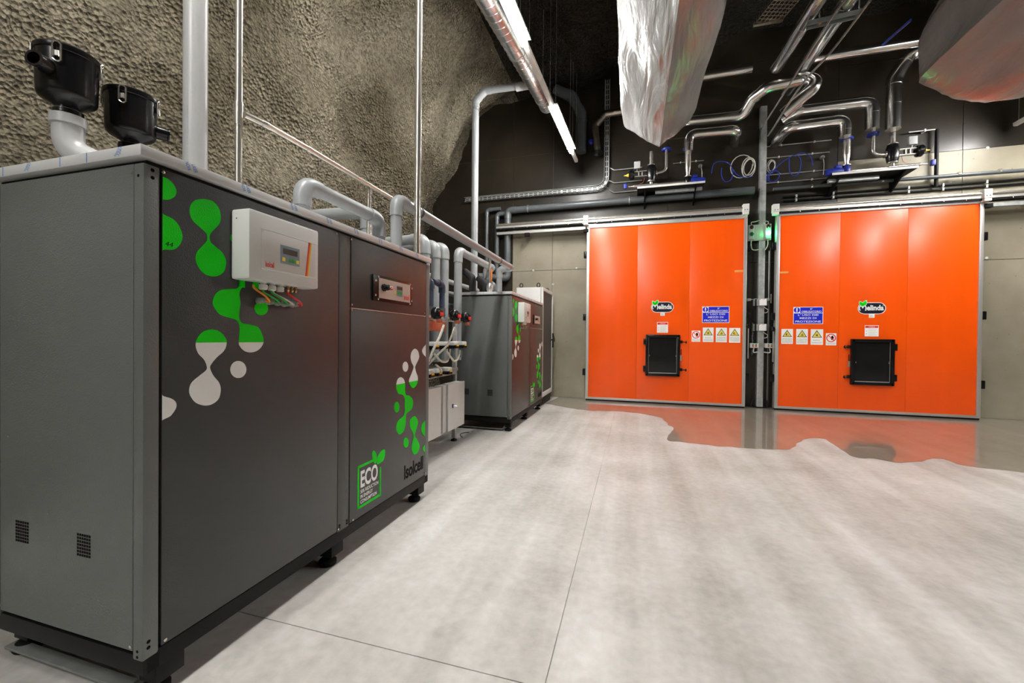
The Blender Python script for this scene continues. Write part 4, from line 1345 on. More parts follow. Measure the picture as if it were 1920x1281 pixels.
# ================================================================== AIR FILTERS ON THE CABINET TOP
def air_filter(cx, cy, z0, R_, h, spout_dir, spout_z, label, lat):
    t = thing('air_filter', label, 'air filter', (cx, cy, z0), 'black intake air filters')
    MB().lathe((cx, cy, z0), (0, 0, 1), [(R_*0.40, 0.0), (R_*0.40, h*0.05), (R_*0.55, h*0.10), (R_*0.86, h*0.17), (R_*0.95, h*0.21), (R_*0.98, h*0.27), (R_*1.02, h*0.94),
                                         (R_*1.04, h*0.95), (R_*1.04, h*0.97)], 40).build('housing', 'black_plastic', t, smooth=True)
    MB().lathe((cx, cy, z0+h*0.955), (0, 0, 1), [(R_*1.06, 0), (R_*1.08, 0.006), (R_*1.08, 0.016), (R_*1.02, 0.022), (R_*0.6, 0.026), (0.0, 0.027)], 40).build(
        'lid', 'black_plastic', t, smooth=True)
    d = Vector((math.cos(spout_dir), math.sin(spout_dir), 0))
    b = Vector((cx, cy, z0+spout_z))+d*R_*0.85
    m_ = MB()
    # open mouth: outer wall, lip, inner wall
    m_.lathe(b, d, [(R_*0.34, 0), (R_*0.32, R_*0.30), (R_*0.30, R_*0.55), (R_*0.33, R_*0.58), (R_*0.33, R_*0.64), (R_*0.24, R_*0.64), (R_*0.23, R_*0.2)], 24)
    m_.build('intake_spout', 'black_plastic', t, smooth=True)
    for k in range(4):
        a = math.radians(lat[k])
        n_ = Vector((math.cos(a), math.sin(a), 0)); s_ = Vector((-n_.y, n_.x, 0)); up = Vector((0, 0, 1))
        c_ = Vector((cx, cy, z0+h*0.86))+n_*(R_*1.04+0.004)
        w_ = R_*0.13; hh = h*0.17
        pts = [c_-s_*w_-up*hh*0.8, c_-s_*w_+up*hh*0.8, c_-s_*w_*0.5+up*hh+n_*0.004, c_+s_*w_*0.5+up*hh+n_*0.004, c_+s_*w_+up*hh*0.8, c_+s_*w_-up*hh*0.8,
               c_+s_*w_*0.4-up*hh, c_-s_*w_*0.4-up*hh, c_-s_*w_-up*hh*0.8]
        lt = MB().tube(pts, 0.0028, 6).build('latch', 'steel_bright', t, smooth=True)
        MB().tube([c_-s_*w_*0.6-up*hh*0.5, c_-s_*w_*0.5+up*hh*0.1, c_+s_*w_*0.5+up*hh*0.1, c_+s_*w_*0.6-up*hh*0.5], 0.0024, 6).build('latch_spring', 'steel_bright', lt, smooth=True)
        MB().obox(c_-up*hh*0.2, s_*w_*0.4, n_*0.003, up*hh*0.25).build('latch_plate', 'steel_plain', lt)
    return t


FZ1 = 2.052
fc1 = at(127, 150, y=1.055)
air_filter(fc1.x, 1.055, FZ1, 0.086, 0.205, math.radians(293), 0.122, 'black drum air filter on the bent grey pipe, its open spout pointing out', (316, 52, 150, 248))
fc2 = at(246, 200, y=1.27)
air_filter(fc2.x, 1.27, 2.022, 0.086, 0.200, math.radians(62), 0.085, 'black drum air filter standing directly on the cabinet top, spout turned away', (312, 40, 150, 230))
# bent grey intake pipe below the first filter
p0 = Vector((fc1.x+0.005, 1.055, FZ1-0.001)); q = at(128, 250, y=1.055)
pipe('intake_pipe', 'fat grey plastic bend carrying the outer black filter', 'pipe',
     [p0, (p0.x, 1.055, 1.905), (p0.x+0.10, 1.13, 1.850), (-1.86, 1.30, 1.848), (-1.80, 1.36, 1.846)], 0.042, 'pvc_pale', bend=1.8, fat=1.10,
     rings=[((p0.x, 1.055, FZ1-0.040), (0, 0, 1), 0.053, 0.034, 'pvc_pale'), ((p0.x, 1.055, FZ1-0.013), (0, 0, 1), 0.043, 0.022, 'black_plastic')], base=(-1.83, 1.28, ZCT+0.004))
pipe('intake_pipe', 'short grey plastic stub carrying the inner black filter', 'pipe',
     [(fc2.x, 1.27, 2.021), (fc2.x, 1.27, ZCT+0.001)], 0.040, 'pvc_pale',
     rings=[((fc2.x, 1.27, 2.004), (0, 0, 1), 0.043, 0.030, 'black_plastic'), ((fc2.x, 1.27, 1.972), (0, 0, 1), 0.049, 0.030, 'pvc_pale')])

# ================================================================== PIPES RISING FROM THE CABINET TOP
TOPZ = ZCT+0.001
a = at(366, 300, y=1.42)
pipe('vent_stack', 'thick pale grey plastic stack rising from the cabinet top beside the filters', 'pipe',
     [(a.x, 1.42, TOPZ), (a.x, 1.42, 5.35)], 0.047, 'pvc_pale')
lt_ = MB(); letter(lt_, 'PVC-U 110 PN 2 EN 1401', (a.x+0.016, 1.42-0.0452, 1.90), (0, 0, 0.32), (-0.007, 0.001, 0), 0.0)
lt_.build('printed_line', 'print_grey', bpy.data.objects['vent_stack'])
# thin steel riser with tee and the rail pipe leaving it
b_ = at(447, 330, y=1.60)
RX = b_.x
rz = at(450, 213, y=1.60).z
st = thing('steel_riser', 'thin stainless riser with a tee, next to the thick grey stack', 'pipe', (RX, 1.60, TOPZ))
T('tube', 'steel_bright', st, [(RX, 1.60, TOPZ), (RX, 1.60, 5.35)], 0.0165, 14)
T('tee', 'steel_bright', st, [(RX, 1.60, rz-0.055), (RX, 1.60, rz+0.055)], 0.020, 14)
T('flange', 'steel_bright', st, [(RX, 1.60, TOPZ), (RX, 1.60, TOPZ+0.035)], 0.021, 14)
rail_a = at(492, 229, x=RX+0.04); rail_b = at(692, 347, x=RX+0.04); rail_c = at(903, 474, x=RX+0.04)
RX2 = RX+0.04
zr = rz-0.012
far_y = 5.24
pipe('steel_rail_pipe', 'long thin stainless pipe running from the riser tee towards the second cabinet', 'pipe',
     [(RX+0.022, 1.612, rz), (RX2, 1.72, rz), (RX2, 2.02, rail_a.z), (RX2, rail_b.y, rail_b.z), (RX2, far_y, rail_b.z-0.02)], 0.0165, 'steel_bright', bend=2.5, fat=1.12)
pipe('steel_drop', 'short stainless drop from the thin rail pipe to the cabinet top', 'pipe',
     [(RX2, rail_b.y, rail_b.z-0.024), (RX2, rail_b.y, TOPZ)], 0.0165, 'steel_bright',
     rings=[((RX2, rail_b.y, rail_b.z-0.045), (0, 0, 1), 0.021, 0.03, 'steel_bright'), ((RX2, rail_b.y, TOPZ+0.02), (0, 0, 1), 0.021, 0.03, 'steel_bright')])
# yellow tag
tag(MB().box((RX-0.012, 1.52, TOPZ), (RX-0.002, 1.53, TOPZ+0.050), 0.003).build('marker_peg', 'knob_yellow'), 'small yellow marker peg on the cabinet top by the steel riser', 'peg')
# grey plastic hoop between two points of the top
h0 = at(567, 385, x=-1.72); h1 = at(711, 440, x=-1.72); hz = at(600, 347, x=-1.72).z
pipe('pvc_hoop', 'grey plastic pipe hoop, up and over and back into the cabinet top', 'pipe',
     [(-1.72, h0.y, TOPZ), (-1.72, h0.y, hz-0.035), (-1.72, h1.y, hz-0.035), (-1.72, h1.y, TOPZ)], 0.040, 'pvc_grey', bend=2.0, fat=1.15)
dm = at(478, 362, x=-1.80)
tag(MB().lathe((-1.80, dm.y, TOPZ), (0, 0, 1), [(0.085, 0), (0.085, 0.02), (0.075, 0.045), (0.05, 0.062), (0.0, 0.070)], 28).build('vent_dome', 'pvc_pale', smooth=True),
    'low white dome cap on the cabinet top', 'vent cap')
# thick riser and its long run towards the second cabinet
t0 = at(743, 430, x=-1.60); tz = at(755, 372, x=-1.60).z; te = at(938, 473, x=-1.60)
print('thick run', t0, tz, te)
pipe('pvc_main_run', 'thick grey plastic pipe rising by the steel drop and running across to the second cabinet', 'pipe',
     [(-1.60, t0.y, TOPZ), (-1.60, t0.y, tz-0.03), (-1.60, 5.42, tz-0.045), (-1.78, 5.42, tz-0.05), (-1.78, 5.42, ZCT+0.001)], 0.040, 'pvc_grey', bend=1.9, fat=1.14,
     rings=[((-1.60, t0.y+0.32, tz-0.033), (0, 1, 0), 0.047, 0.014, 'pvc_dark'), ((-1.60, 4.85, tz-0.042), (0, 1, 0), 0.047, 0.014, 'pvc_dark')])
s0 = at(782, 460, x=-1.53)
pipe('steel_riser_tall', 'tall bright stainless riser in front of the thick grey run at the cabinet end', 'pipe',
     [(-1.53, s0.y, TOPZ), (-1.53, s0.y, 4.15), (-2.0, s0.y, 4.40), (-2.0, s0.y, 5.40)], 0.024, 'steel_bright', bend=3.0)

# ================================================================== MANIFOLD OF VERTICAL PVC PIPES BEHIND THE VALVE SKID
SKY0, SKY1 = 3.05, 4.46
SKX = -1.97            # front of the skid
def vpipe(u, v_top, x, r, zbot, label, mat='pvc_grey', back=0.55, down=0.0):
    p = at(u, v_top, x=x)
    return pipe('manifold_pipe', label, 'pipe', [(x, p.y, zbot), (x, p.y, p.z-r), (x-back, p.y+0.05, p.z-r-down)], r, mat, bend=1.9, fat=1.14, group='grey manifold pipes')


vp = []
vp.append(vpipe(797, 438, -2.165, 0.055, 0.92, 'grey manifold pipe closest to the first cabinet'))
vp.append(vpipe(817, 450, -2.165, 0.052, 0.92, 'second grey manifold pipe counted from the first cabinet'))
vp.append(vpipe(834, 455, -2.165, 0.050, 0.92, 'third grey manifold pipe counted from the first cabinet'))
m0 = at(858, 600, x=-2.10); mz = at(866, 466, x=-2.10).z
me_ = 6.05
pipe('pvc_lower_run', 'grey pipe from the valve skid, lower of two long runs to the second cabinet', 'pipe',
     [(-2.10, m0.y, 0.92), (-2.10, m0.y, mz-0.05), (-2.10, me_, mz-0.055), (-2.20, me_+0.02, mz-0.06), (-2.20, me_+0.02, ZCT+0.001)], 0.050, 'pvc_grey', bend=1.8, fat=1.13)
b0 = at(775, 430, x=-2.12)
pipe('manifold_pipe', 'short grey bend rising behind the first cabinet end', 'pipe',
     [(-2.10, 2.93, 0.92), (-2.10, 2.93, at(775, 428, x=-2.10).z-0.05), (-2.75, 2.93, at(775, 428, x=-2.10).z-0.05)], 0.050, 'pvc_grey', bend=1.9, fat=1.14, group='grey manifold pipes')
# insulated black pipes arching over behind
for k, (yy, zz) in enumerate(((3.35, 2.20), (3.70, 2.12))):
    pipe('insulated_pipe', ('black insulated bend behind the manifold, higher one', 'black insulated bend behind the manifold, lower one')[k], 'pipe',
         [(-2.61, yy, 0.02), (-2.61, yy, zz), (-3.2, yy+0.2, zz)], 0.062, 'insulation_black', bend=1.8, fat=1.05, group='insulated pipes')
# horizontal feeders along the rock
for k in range(4):
    yy = 3.35+0.30*k
    zz = 1.95-0.16*k
    pipe('feeder_pipe', ('uppermost grey feeder pipe crossing behind the manifold', 'second grey feeder pipe crossing behind the manifold', 'third grey feeder pipe crossing behind the manifold',
                         'lowest grey feeder pipe crossing behind the manifold')[k], 'pipe', [(-2.43, 2.9, zz), (-2.40, 4.70, zz-0.0), (-2.40, 6.2, zz)], 0.034, 'pvc_grey', bend=2.5, fat=1.05, group='feeder pipes')
pp_ = at(700, 431, x=-2.62)
pipe('cross_pipe', 'pale grey pipe crossing behind the first cabinet towards the rock', 'pipe', [(-3.25, 2.80, 2.12), (-2.40, 2.70, 2.12), (-2.40, 2.70, 0.02)], 0.036, 'pvc_pale', bend=2, fat=1.12)

# ================================================================== VALVE SKID
sk = thing('valve_skid', 'galvanised valve skid frame standing between the two grey cabinets', 'frame', (SKX-0.2, (SKY0+SKY1)/2, 0))
BK = SKX-0.42
for (x, y) in ((SKX, SKY1), (SKX, SKY0), (BK, SKY1), (BK, SKY0)):
    lg = B('post', 'galvanised', sk, (x-0.045, y-0.045, 0.035), (x, y, 1.40), 0.003)
    MB().lathe((x-0.022, y-0.022, 0), (0, 0, 1), [(0.035, 0), (0.038, 0.006), (0.030, 0.02), (0.010, 0.022), (0.010, 0.04)], 14).build('levelling_foot', 'black_steel', lg, smooth=True)
for zz in (0.17, 0.80, 1.40):
    B('cross_rail', 'galvanised', sk, (SKX-0.045, SKY0-0.045, zz-0.022), (SKX+0.002, SKY1-0.045, zz+0.022), 0.002)
    B('cross_rail', 'galvanised', sk, (BK-0.045, SKY0-0.045, zz-0.022), (BK, SKY1-0.045, zz+0.022), 0.002)
B('shelf', 'steel_plain', sk, (BK, SKY0-0.04, 0.815), (SKX+0.012, SKY1+0.002, 0.85), 0.003)
B('back_plate', 'plate_teal', sk, (BK+0.002, SKY0+0.30, 0.90), (BK+0.010, SKY1-0.05, 1.36))
B('shade_backing', 'black_steel', sk, (BK+0.001, SKY0-0.02, 0.20), (BK+0.008, SKY1-0.05, 0.80))  # black sheets added to imitate the dark behind the skid pipes
B('shade_backing', 'black_steel', sk, (BK+0.001, SKY0-0.02, 0.86), (BK+0.0016, SKY1-0.05, 1.38))
gp = B('gusset_plate', 'plate_teal', sk, (SKX-0.02, SKY0+0.02, 1.02), (SKX-0.012, SKY0+0.17, 1.42))
# two electrical enclosures hung on the front
ex0 = SKX+0.003
for (ya, yb, lab, locky) in ((3.42, 3.800, 'pale grey electrical cabinet on the skid, the one without a visible lock', None),
                             (3.965, 4.400, 'pale grey electrical cabinet on the skid with a blue key lock', 4.06)):
    e = thing('electrical_cabinet', lab, 'cabinet', (ex0+0.08, (ya+yb)/2, 0.21), 'electrical cabinets on the skid')
    B('case', 'cab_white', e, (ex0, ya-0.085 if locky else ya, 0.215), (ex0+0.10, yb, 0.700), 0.004)
    B('door', 'cab_white', e, (ex0+0.103, ya, 0.212), (ex0+0.120, yb, 0.705), 0.006)
    if locky:
        lk = B('lock', 'blue_paint', e, (ex0+0.119, locky, 0.445), (ex0+0.128, locky+0.022, 0.490), 0.004)
        T('key', 'steel_bright', lk, [(ex0+0.124, locky+0.011, 0.468), (ex0+0.155, locky+0.05, 0.464)], 0.004, 6)


def act_valve(name, y, z, x, label, small=False):
    t = thing(name, label, 'valve', (x, y, z-0.06), 'motor valves on the skid')
    MB().lathe((x, y, z-0.055), (0, 0, 1), [(0.045, 0), (0.052, 0.02), (0.055, 0.06), (0.048, 0.095), (0.030, 0.115), (0.0, 0.12)], 18).build('motor_head', 'black_plastic', t, smooth=True)
    B('motor_case', 'black_plastic', t, (x-0.04, y-0.045, z-0.03), (x+0.055, y+0.045, z+0.035), 0.012)
    B('indicator', 'red_print', t, (x+0.055, y-0.030, z-0.025), (x+0.068, y+0.030, z+0.012), 0.003)
    B('terminal', 'copper_red', t, (x+0.015, y-0.028, z-0.090), (x+0.055, y+0.028, z-0.052), 0.004)
    T('air_nipple', 'brass', t, [(x-0.01, y-0.02, z-0.045), (x-0.02, y-0.15, z-0.055)], 0.008, 8)
    MB().lathe((x-0.02, y-0.155, z-0.055), (0, 1, 0), [(0.014, 0), (0.014, 0.03), (0.010, 0.035)], 10).build('nipple_nut', 'steel_bright', t, smooth=True)
    return t


VX = SKX+0.078
va = at(852, 592, x=VX); vb = at(872, 596, x=VX)
act_valve('motor_valve', va.y, va.z, VX, 'black motor valve with red indicator in front of the grey skid pipe')
act_valve('motor_valve', vb.y, vb.z, VX, 'black motor valve with red indicator overhanging the skid end')
vc = at(818, 590, x=VX)
act_valve('motor_valve', vc.y, vc.z+0.01, VX, 'black motor valve below the blue-grey pipe bends')
# solenoid blocks in two ranks
for (zz, us, lab) in ((at(840, 646, x=SKX+0.09).z, (815, 833, 853, 868), 'upper'), (at(820, 703, x=SKX+0.09).z+0.03, (806, 821, 840), 'lower')):
    SX = SKX+0.070
    if lab == 'upper':
        B('mount_rail', 'galvanised', sk, (SKX-0.040, SKY0-0.045, zz-0.020), (SKX+0.004, SKY1-0.045, zz+0.020), 0.002)
    for k, u in enumerate(us):
        p = at(u, 646 if lab == 'upper' else 703, x=SKX+0.09)
        t = thing('solenoid_block', 'white and black solenoid block with a yellow mark, %s rank, number %s along the skid' % (lab, ('one', 'two', 'three', 'four')[k]), 'valve',
                  (SKX+0.02, p.y, zz-0.04), 'solenoid blocks on the skid')
        B('coil', 'cab_white', t, (SX-0.06, p.y-0.055, zz-0.012), (SX+0.045, p.y+0.055, zz+0.030), 0.012)
        B('cap', 'black_plastic', t, (SX-0.04, p.y-0.045, zz-0.045), (SX+0.050, p.y+0.050, zz-0.010), 0.008)
        B('mark', 'knob_yellow', t, (SX+0.046, p.y-0.02, zz-0.020), (SX+0.052, p.y+0.035, zz-0.004))
        if lab == 'upper':
            MB().lathe((SX-0.01, p.y, zz-0.15), (0, 0, 1), [(0.022, 0), (0.024, 0.02), (0.024, 0.10), (0.018, 0.11)], 12).build('valve_body', 'plate_teal', t, smooth=True)
# blue-grey pipe bends
for (u, vt, dirx, lab) in ((808, 521, 0, 'blue-grey plastic bend beside the first cabinet corner, scuffed white on top'),
                           (829, 527, 1, 'blue-grey plastic bend turned towards the first cabinet, above the black valve')):
    p = at(u, vt, x=SKX-0.03)
    if dirx:
        pts = [(SKX-0.03, p.y, 1.42), (SKX-0.03, p.y, p.z-0.035), (SKX-0.03, min(p.y-0.075, bend_y+0.050), p.z-0.035)]
    else:
        pts = [(SKX-0.03, p.y, 1.42), (SKX-0.03, p.y, p.z-0.035), (SKX-0.118, p.y, p.z-0.035)]
        bend_y = p.y
    pipe('blue_grey_bend', lab, 'pipe', pts, 0.030, 'pvc_blue', bend=2.0, fat=1.25, rings=[((SKX-0.03, p.y, 1.47), (0, 0, 1), 0.038, 0.09, 'pvc_dark')])
# copper-coloured header and dark vessels behind
tag(MB().box((SKX+0.006, vc.y-0.16, 1.262), (SKX+0.045, vc.y+0.30, 1.365), 0.01).build('header_block', 'copper_red', smooth=True), 'rust-red header block between the valves of the skid', 'manifold')
for k, (yy, zz, r_) in enumerate(((3.28, 0.86, 0.062), (3.49, 0.86, 0.062))):
    t = thing('filter_vessel', ('dark cylindrical vessel on the skid shelf next to the first cabinet', 'dark cylindrical vessel on the skid shelf next to the manifold pipes')[k], 'vessel', (SKX-0.30, yy, 0.851), 'vessels on the skid')
    MB().lathe((SKX-0.30, yy, 0.852), (0, 0, 1), [(r_*0.8, 0), (r_, 0.03), (r_, 0.42), (r_*0.85, 0.46), (r_*0.4, 0.48)], 20).build('shell', 'pvc_dark', t, smooth=True)
    MB().lathe((SKX-0.30, yy, 1.20), (0, 0, 1), [(r_*1.06, 0), (r_*1.06, 0.02)], 20).build('band', 'steel_plain', t, smooth=True)
# braided hoses
def px_path(pxs, x):
    return [at(u, v, x=x) for u, v in pxs]
hoses = [([(832, 610), (824, 632), (815, 650), (808, 668), (803, 682)], 0.0, 'braided hose slanting down from the valve row to the cabinet corner, the stouter one'),
         ([(852, 614), (846, 632), (838, 648), (826, 660), (812, 674), (803, 684)], 0.030, 'braided hose bending down from the outer motor valve'),
         ([(813, 662), (820, 671), (828, 678), (838, 678), (842, 668), (844, 655)], 0.058, 'loop of braided hose hanging between two solenoid blocks by the cabinet'),
         ([(837, 658), (843, 667), (850, 676), (856, 676), (861, 666), (862, 656)], 0.084, 'loop of braided hose hanging below the outermost solenoid block'),
         ([(817, 684), (824, 690), (828, 698)], 0.02, 'short stub of braided hose above the lower solenoid rank')]
for pxs, dx, lab in hoses:
    tag(MB().tube(spline(px_path(pxs, SKX+0.165+dx), 6), 0.010 if 'stouter' not in lab else 0.013, 8).build('braided_hose', 'hose_white', smooth=True), lab, 'hose', 'braided hoses on the skid')
# loose cable on the floor by the skid foot
tag(MB().tube(spline([at(867, 820, z=0.006), at(863, 815, z=0.006), at(868, 812, z=0.006), at(880, 811, z=0.006)], 6), 0.004, 6).build('loose_wire', 'black_rubber', smooth=True),
    'short loose black wire on the floor by the skid foot', 'wire')

# ================================================================== PIPES ON TOP OF / BEHIND THE SECOND CABINET
big_y = 6.45
u0 = at(890, 400, y=big_y)
tz_ = at(893, 172, y=big_y).z
dend = at(1002, 157, y=big_y)
pipe('vent_stack_tall', 'tall grey plastic stack behind the second cabinet, bending over to the spiral duct', 'pipe',
     [(u0.x, big_y, 0.02), (u0.x, big_y, tz_-0.16), (u0.x+0.17, big_y, tz_-0.01), (dend.x-0.06, big_y, dend.z)], 0.056, 'pvc_grey', bend=1.8, fat=1.12,
     rings=[((u0.x, big_y, at(890, 208, y=big_y).z), (0, 0, 1), 0.064, 0.02, 'steel_plain'), ((dend.x-0.2, big_y, dend.z-0.005), (1, 0, 0.02), 0.066, 0.20, 'pvc_pale')])
for k, (u, lab) in enumerate(((886, 'dark slanted insulated pipe at the near end of the second cabinet top'), (911, 'dark slanted insulated pipe beside the orange-handled valve'),
                              (926, 'dark slanted insulated pipe under the end of the thick run'))):
    p = at(u, 520, x=-1.985)
    ztop = (2.06, 2.04, 2.06)[k]
    pipe('insulated_stub', lab, 'pipe', [(p.x, p.y, ZCT+0.001), (p.x, p.y, ztop-0.1), (p.x-0.14, p.y+0.08, ztop)], 0.045, 'insulation_black' if k != 2 else 'pvc_dark', bend=2.0, fat=1.05,
         group='insulated stubs on the second cabinet')
ov_ = at(902, 520, x=RX2)
tv = thing('ball_valve_drop', 'slim steel drop with an orange-handled ball valve on the second cabinet', 'valve', (RX2, far_y, ZCT+0.001))
T('tube', 'steel_bright', tv, [(RX2, far_y, ZCT+0.001), (RX2, far_y, rail_b.z-0.040)], 0.0165, 12)
MB().lathe((RX2, far_y, ZCT+0.02), (0, 0, 1), [(0.03, 0), (0.045, 0.03), (0.045, 0.08), (0.03, 0.11)], 14).build('valve_body', 'steel_plain', tv, smooth=True)
B('handle', 'hose_orange', tv, (RX2+0.02, far_y-0.025, ZCT+0.16), (RX2+0.035, far_y, ZCT+0.32), 0.004)
# dark plastic pipes on the end wall
wy = WALL_Y-0.12
for k, (u, v0, v1, r_, lab) in enumerate(((913, 388, 545, 0.040, 'slim dark grey drop pipe on the end wall, closest to the tall stack'),
                                          (932, 396, 530, 0.045, 'dark grey drop pipe on the end wall, middle of three'))):
    p = at(u, v0+6, y=wy-0.03*k)
    pipe('wall_drop_pipe', lab, 'pipe', [(p.x, wy-0.03*k, 1.90), (p.x, wy-0.03*k, p.z), (p.x+(0.30 if k == 0 else 0.17), wy-0.03*k+0.02, p.z+0.01)], r_, 'pvc_dark', bend=1.7, fat=1.14, group='dark drop pipes')
p = at(952, 395, y=wy); q0 = at(1180, 381, y=wy); q1 = at(1418, 368, y=wy)
lowz = at(952, 522, y=wy).z
pipe('wall_main_pipe', 'long dark grey pipe along the end wall above the door rail, dropping beside the concrete', 'pipe',
     [(p.x-0.45, wy-0.55, lowz-0.02), (p.x, wy, lowz), (p.x, wy, p.z), (2.02, wy, p.z+0.01)], 0.068, 'pvc_dark', bend=1.5, fat=1.12,
     rings=[((at(990, 388, y=wy).x, wy, p.z+0.003), (1, 0, 0), 0.076, 0.02, 'steel_plain'), ((q0.x, wy, p.z+0.006), (1, 0, 0), 0.076, 0.02, 'steel_plain')])
pipe('wall_main_pipe', 'thin dark pipe along the end wall, above the door under the wrapped unit', 'pipe',
     [(2.32, wy, p.z+0.0), (6.6, wy, p.z-0.02)], 0.030, 'pvc_dark', rings=[((x, wy, p.z), (1, 0, 0), 0.036, 0.03, 'steel_bright') for x in (2.9, 3.9, 4.9, 5.4)])

# ================================================================== TALL WHITE CABINET WITH MESH DOOR
RXF = -1.535
rk = thing('rack_cabinet', 'tall white cabinet with dark mesh door and lifting eyes by the end wall', 'cabinet', ((-2.05+RXF)/2, 7.6, 0))
B('plinth', 'black_steel', rk, (-2.0, 7.17, 0.0), (RXF-0.03, 8.05, 0.15), 0.004)
B('body', 'cab_white', rk, (-2.02, 7.15, 0.15), (RXF-0.045, 8.08, 2.10), 0.006)
fr_ = MB()
fr_.box((RXF-0.04, 7.152, 0.155), (RXF, 7.20, 2.098), 0.004).box((RXF-0.04, 8.03, 0.155), (RXF, 8.078, 2.098), 0.004)
fr_.box((RXF-0.04, 7.18, 2.04), (RXF, 8.05, 2.098), 0.004).box((RXF-0.04, 7.18, 0.155), (RXF, 8.05, 0.235), 0.004)
dr_ = fr_.build('door_frame', 'cab_white', rk, smooth=True)
B('mesh_sheet', 'mesh_grey', dr_, (RXF-0.022, 7.19, 0.225), (RXF-0.012, 8.04, 2.05))
B('latch', 'black_plastic', rk, (RXF-0.10, 7.135, 1.74), (RXF-0.005, 7.152, 1.80), 0.004)
hd = B('handle', 'black_plastic', dr_, (RXF, 8.03, 1.02), (RXF+0.03, 8.06, 1.30), 0.006)
T('handle_lever', 'black_plastic', dr_, [(RXF+0.02, 7.85, 1.16), (RXF+0.035, 8.04, 1.24), (RXF+0.02, 8.20, 1.14)], 0.010, 8)
for (x, y) in ((-1.95, 7.22), (RXF-0.10, 7.22), (RXF-0.10, 8.0)):
    eye = MB().tube([(x+0.028*math.sin(q_), y, 2.145+0.034*math.cos(q_)) for q_ in [2*math.pi*i/16 for i in range(17)]], 0.008, 8)
    eo = eye.build('lifting_eye', 'black_steel', rk, smooth=True)
    MB().lathe((x, y, 2.098), (0, 0, 1), [(0.022, 0), (0.022, 0.008), (0.012, 0.014)], 12).build('eye_collar', 'black_steel', eo, smooth=True)

# ================================================================== OVERHEAD: SPIRAL DUCT, TRAYS, WRAPPED UNITS
dz = 4.93
da = at(1026, 196, z=dz); db = at(958, 75, z=dz)
ddir = (da-db).normalized()
d0 = db-ddir*3.2
du = thing('spiral_duct', 'silver spiral-wound duct beside the row of tube lights', 'duct', ((da+d0)/2-Vector((0, 0, 0.14))))
T('duct_tube', 'spiral_metal', du, [d0, da], 0.125, 28)
hx = MB()
side = Vector((ddir.y, -ddir.x, 0)); up = Vector((0, 0, 1))
L_ = (da-d0).length
for k in range(int(L_/0.11)):
    hel = []
    for i in range(13):
        q_ = 2*math.pi*i/12
        hel.append(d0+ddir*(0.11*k+0.11*i/12)+(side*math.cos(q_)+up*math.sin(q_))*0.126)
    hx.tube(hel, 0.005, 5, caps=False)
hx.build('spiral_seam', 'spiral_metal', du, smooth=True)
MB().lathe(da-ddir*0.01, ddir, [(0.125, 0), (0.132, 0.0), (0.132, 0.03), (0.10, 0.03)], 28).build('end_collar', 'spiral_metal', du, smooth=True)
for e in (0.35, 0.72, 0.95):
    c_ = d0.lerp(da, e)
    MB().lathe(c_, ddir, [(0.129, 0), (0.133, 0.004), (0.133, 0.022), (0.129, 0.026)], 28).build('band', 'steel_plain', du, smooth=True)
    T('hanger_rod', 'steel_plain', du, [c_+up*0.13, c_+up*1.7], 0.005, 6)


def perforated_tray(pts, w_, label):
    """wall tray: base strip with real slots left open, two side lips"""
    t = thing('cable_tray', label, 'cable tray', (pts[0][0], WALL_Y-0.05, min(p[2] for p in pts)))
    path = fillet(pts, 0.22, 10)
    yw = WALL_Y-0.02
    n = len(path)
    m_ = MB(); lip = MB()
    acc = []
    # even resample
    cum = [0]
    for i in range(1, n):
        cum.append(cum[-1]+(path[i]-path[i-1]).length)
    S = int(cum[-1]/0.05)
    rs = []
    k = 0
    for i in range(S+1):
        s_ = cum[-1]*i/S
        while k < n-2 and cum[k+1] < s_:
            k += 1
        rs.append(path[k].lerp(path[k+1], (s_-cum[k])/max(1e-9, cum[k+1]-cum[k])))
    for i in range(S):
        a = rs[i]; b = rs[i+1]; d = (b-a).normalized(); nr = Vector((-d.z, 0, d.x)); y_ = Vector((0, 1, 0))
        for (o0, o1) in ((-w_, -w_*0.62), (-w_*0.18, w_*0.18), (w_*0.62, w_)):
            m_.prism([a+nr*o0, b+nr*o0, b+nr*o1, a+nr*o1], (0, -0.002, 0))
        if i % 2 == 0:
            m_.prism([a-nr*w_, a+d*0.022-nr*w_, a+d*0.022+nr*w_, a+nr*w_], (0, -0.002, 0))
        for sgn in (-1, 1):
            c0 = a+nr*w_*sgn; c1 = b+nr*w_*sgn
            lip.prism([c0, c1, c1-y_*0.05, c0-y_*0.05], tuple(nr*0.003*sgn))
    m_.build('tray_base', 'galvanised', t)
    lip.build('tray_lip', 'galvanised', t)
    for i in range(6, S-4, 18):
        a = rs[i]
        B('tray_bracket', 'galvanised', t, (a.x-0.02, a.y+0.002, a.z-0.03), (a.x+0.02, WALL_Y-0.004, a.z+0.03))
    return t


tyy = WALL_Y-0.06
pa = at(872, 375, y=tyy); pb_ = at(1137, 350, y=tyy); pc = at(1138, 150, y=tyy)
perforated_tray([(pa.x, tyy, pb_.z-0.02), (pb_.x, tyy, pb_.z-0.02), (pb_.x, tyy, pc.z)], 0.045, 'perforated galvanised cable tray bending upwards on the end wall')
# conduits branching to the right from the tray
for k, v in enumerate((320, 344, 362)):
    a = at(1142, v, y=WALL_Y-0.03); b = at(1192, v-3, y=WALL_Y-0.03)
    tag(MB().tube(fillet([(a.x, WALL_Y-0.028, a.z+0.06), (a.x+0.10, WALL_Y-0.028, a.z), (b.x+0.12, WALL_Y-0.028, a.z+0.002)], 0.06), 0.012, 8).build('branch_conduit', 'steel_plain', smooth=True),
        ('highest', 'middle', 'lowest')[k]+' thin conduit branching from the cable tray to the valve shelf', 'conduit', 'conduits by the cable tray')


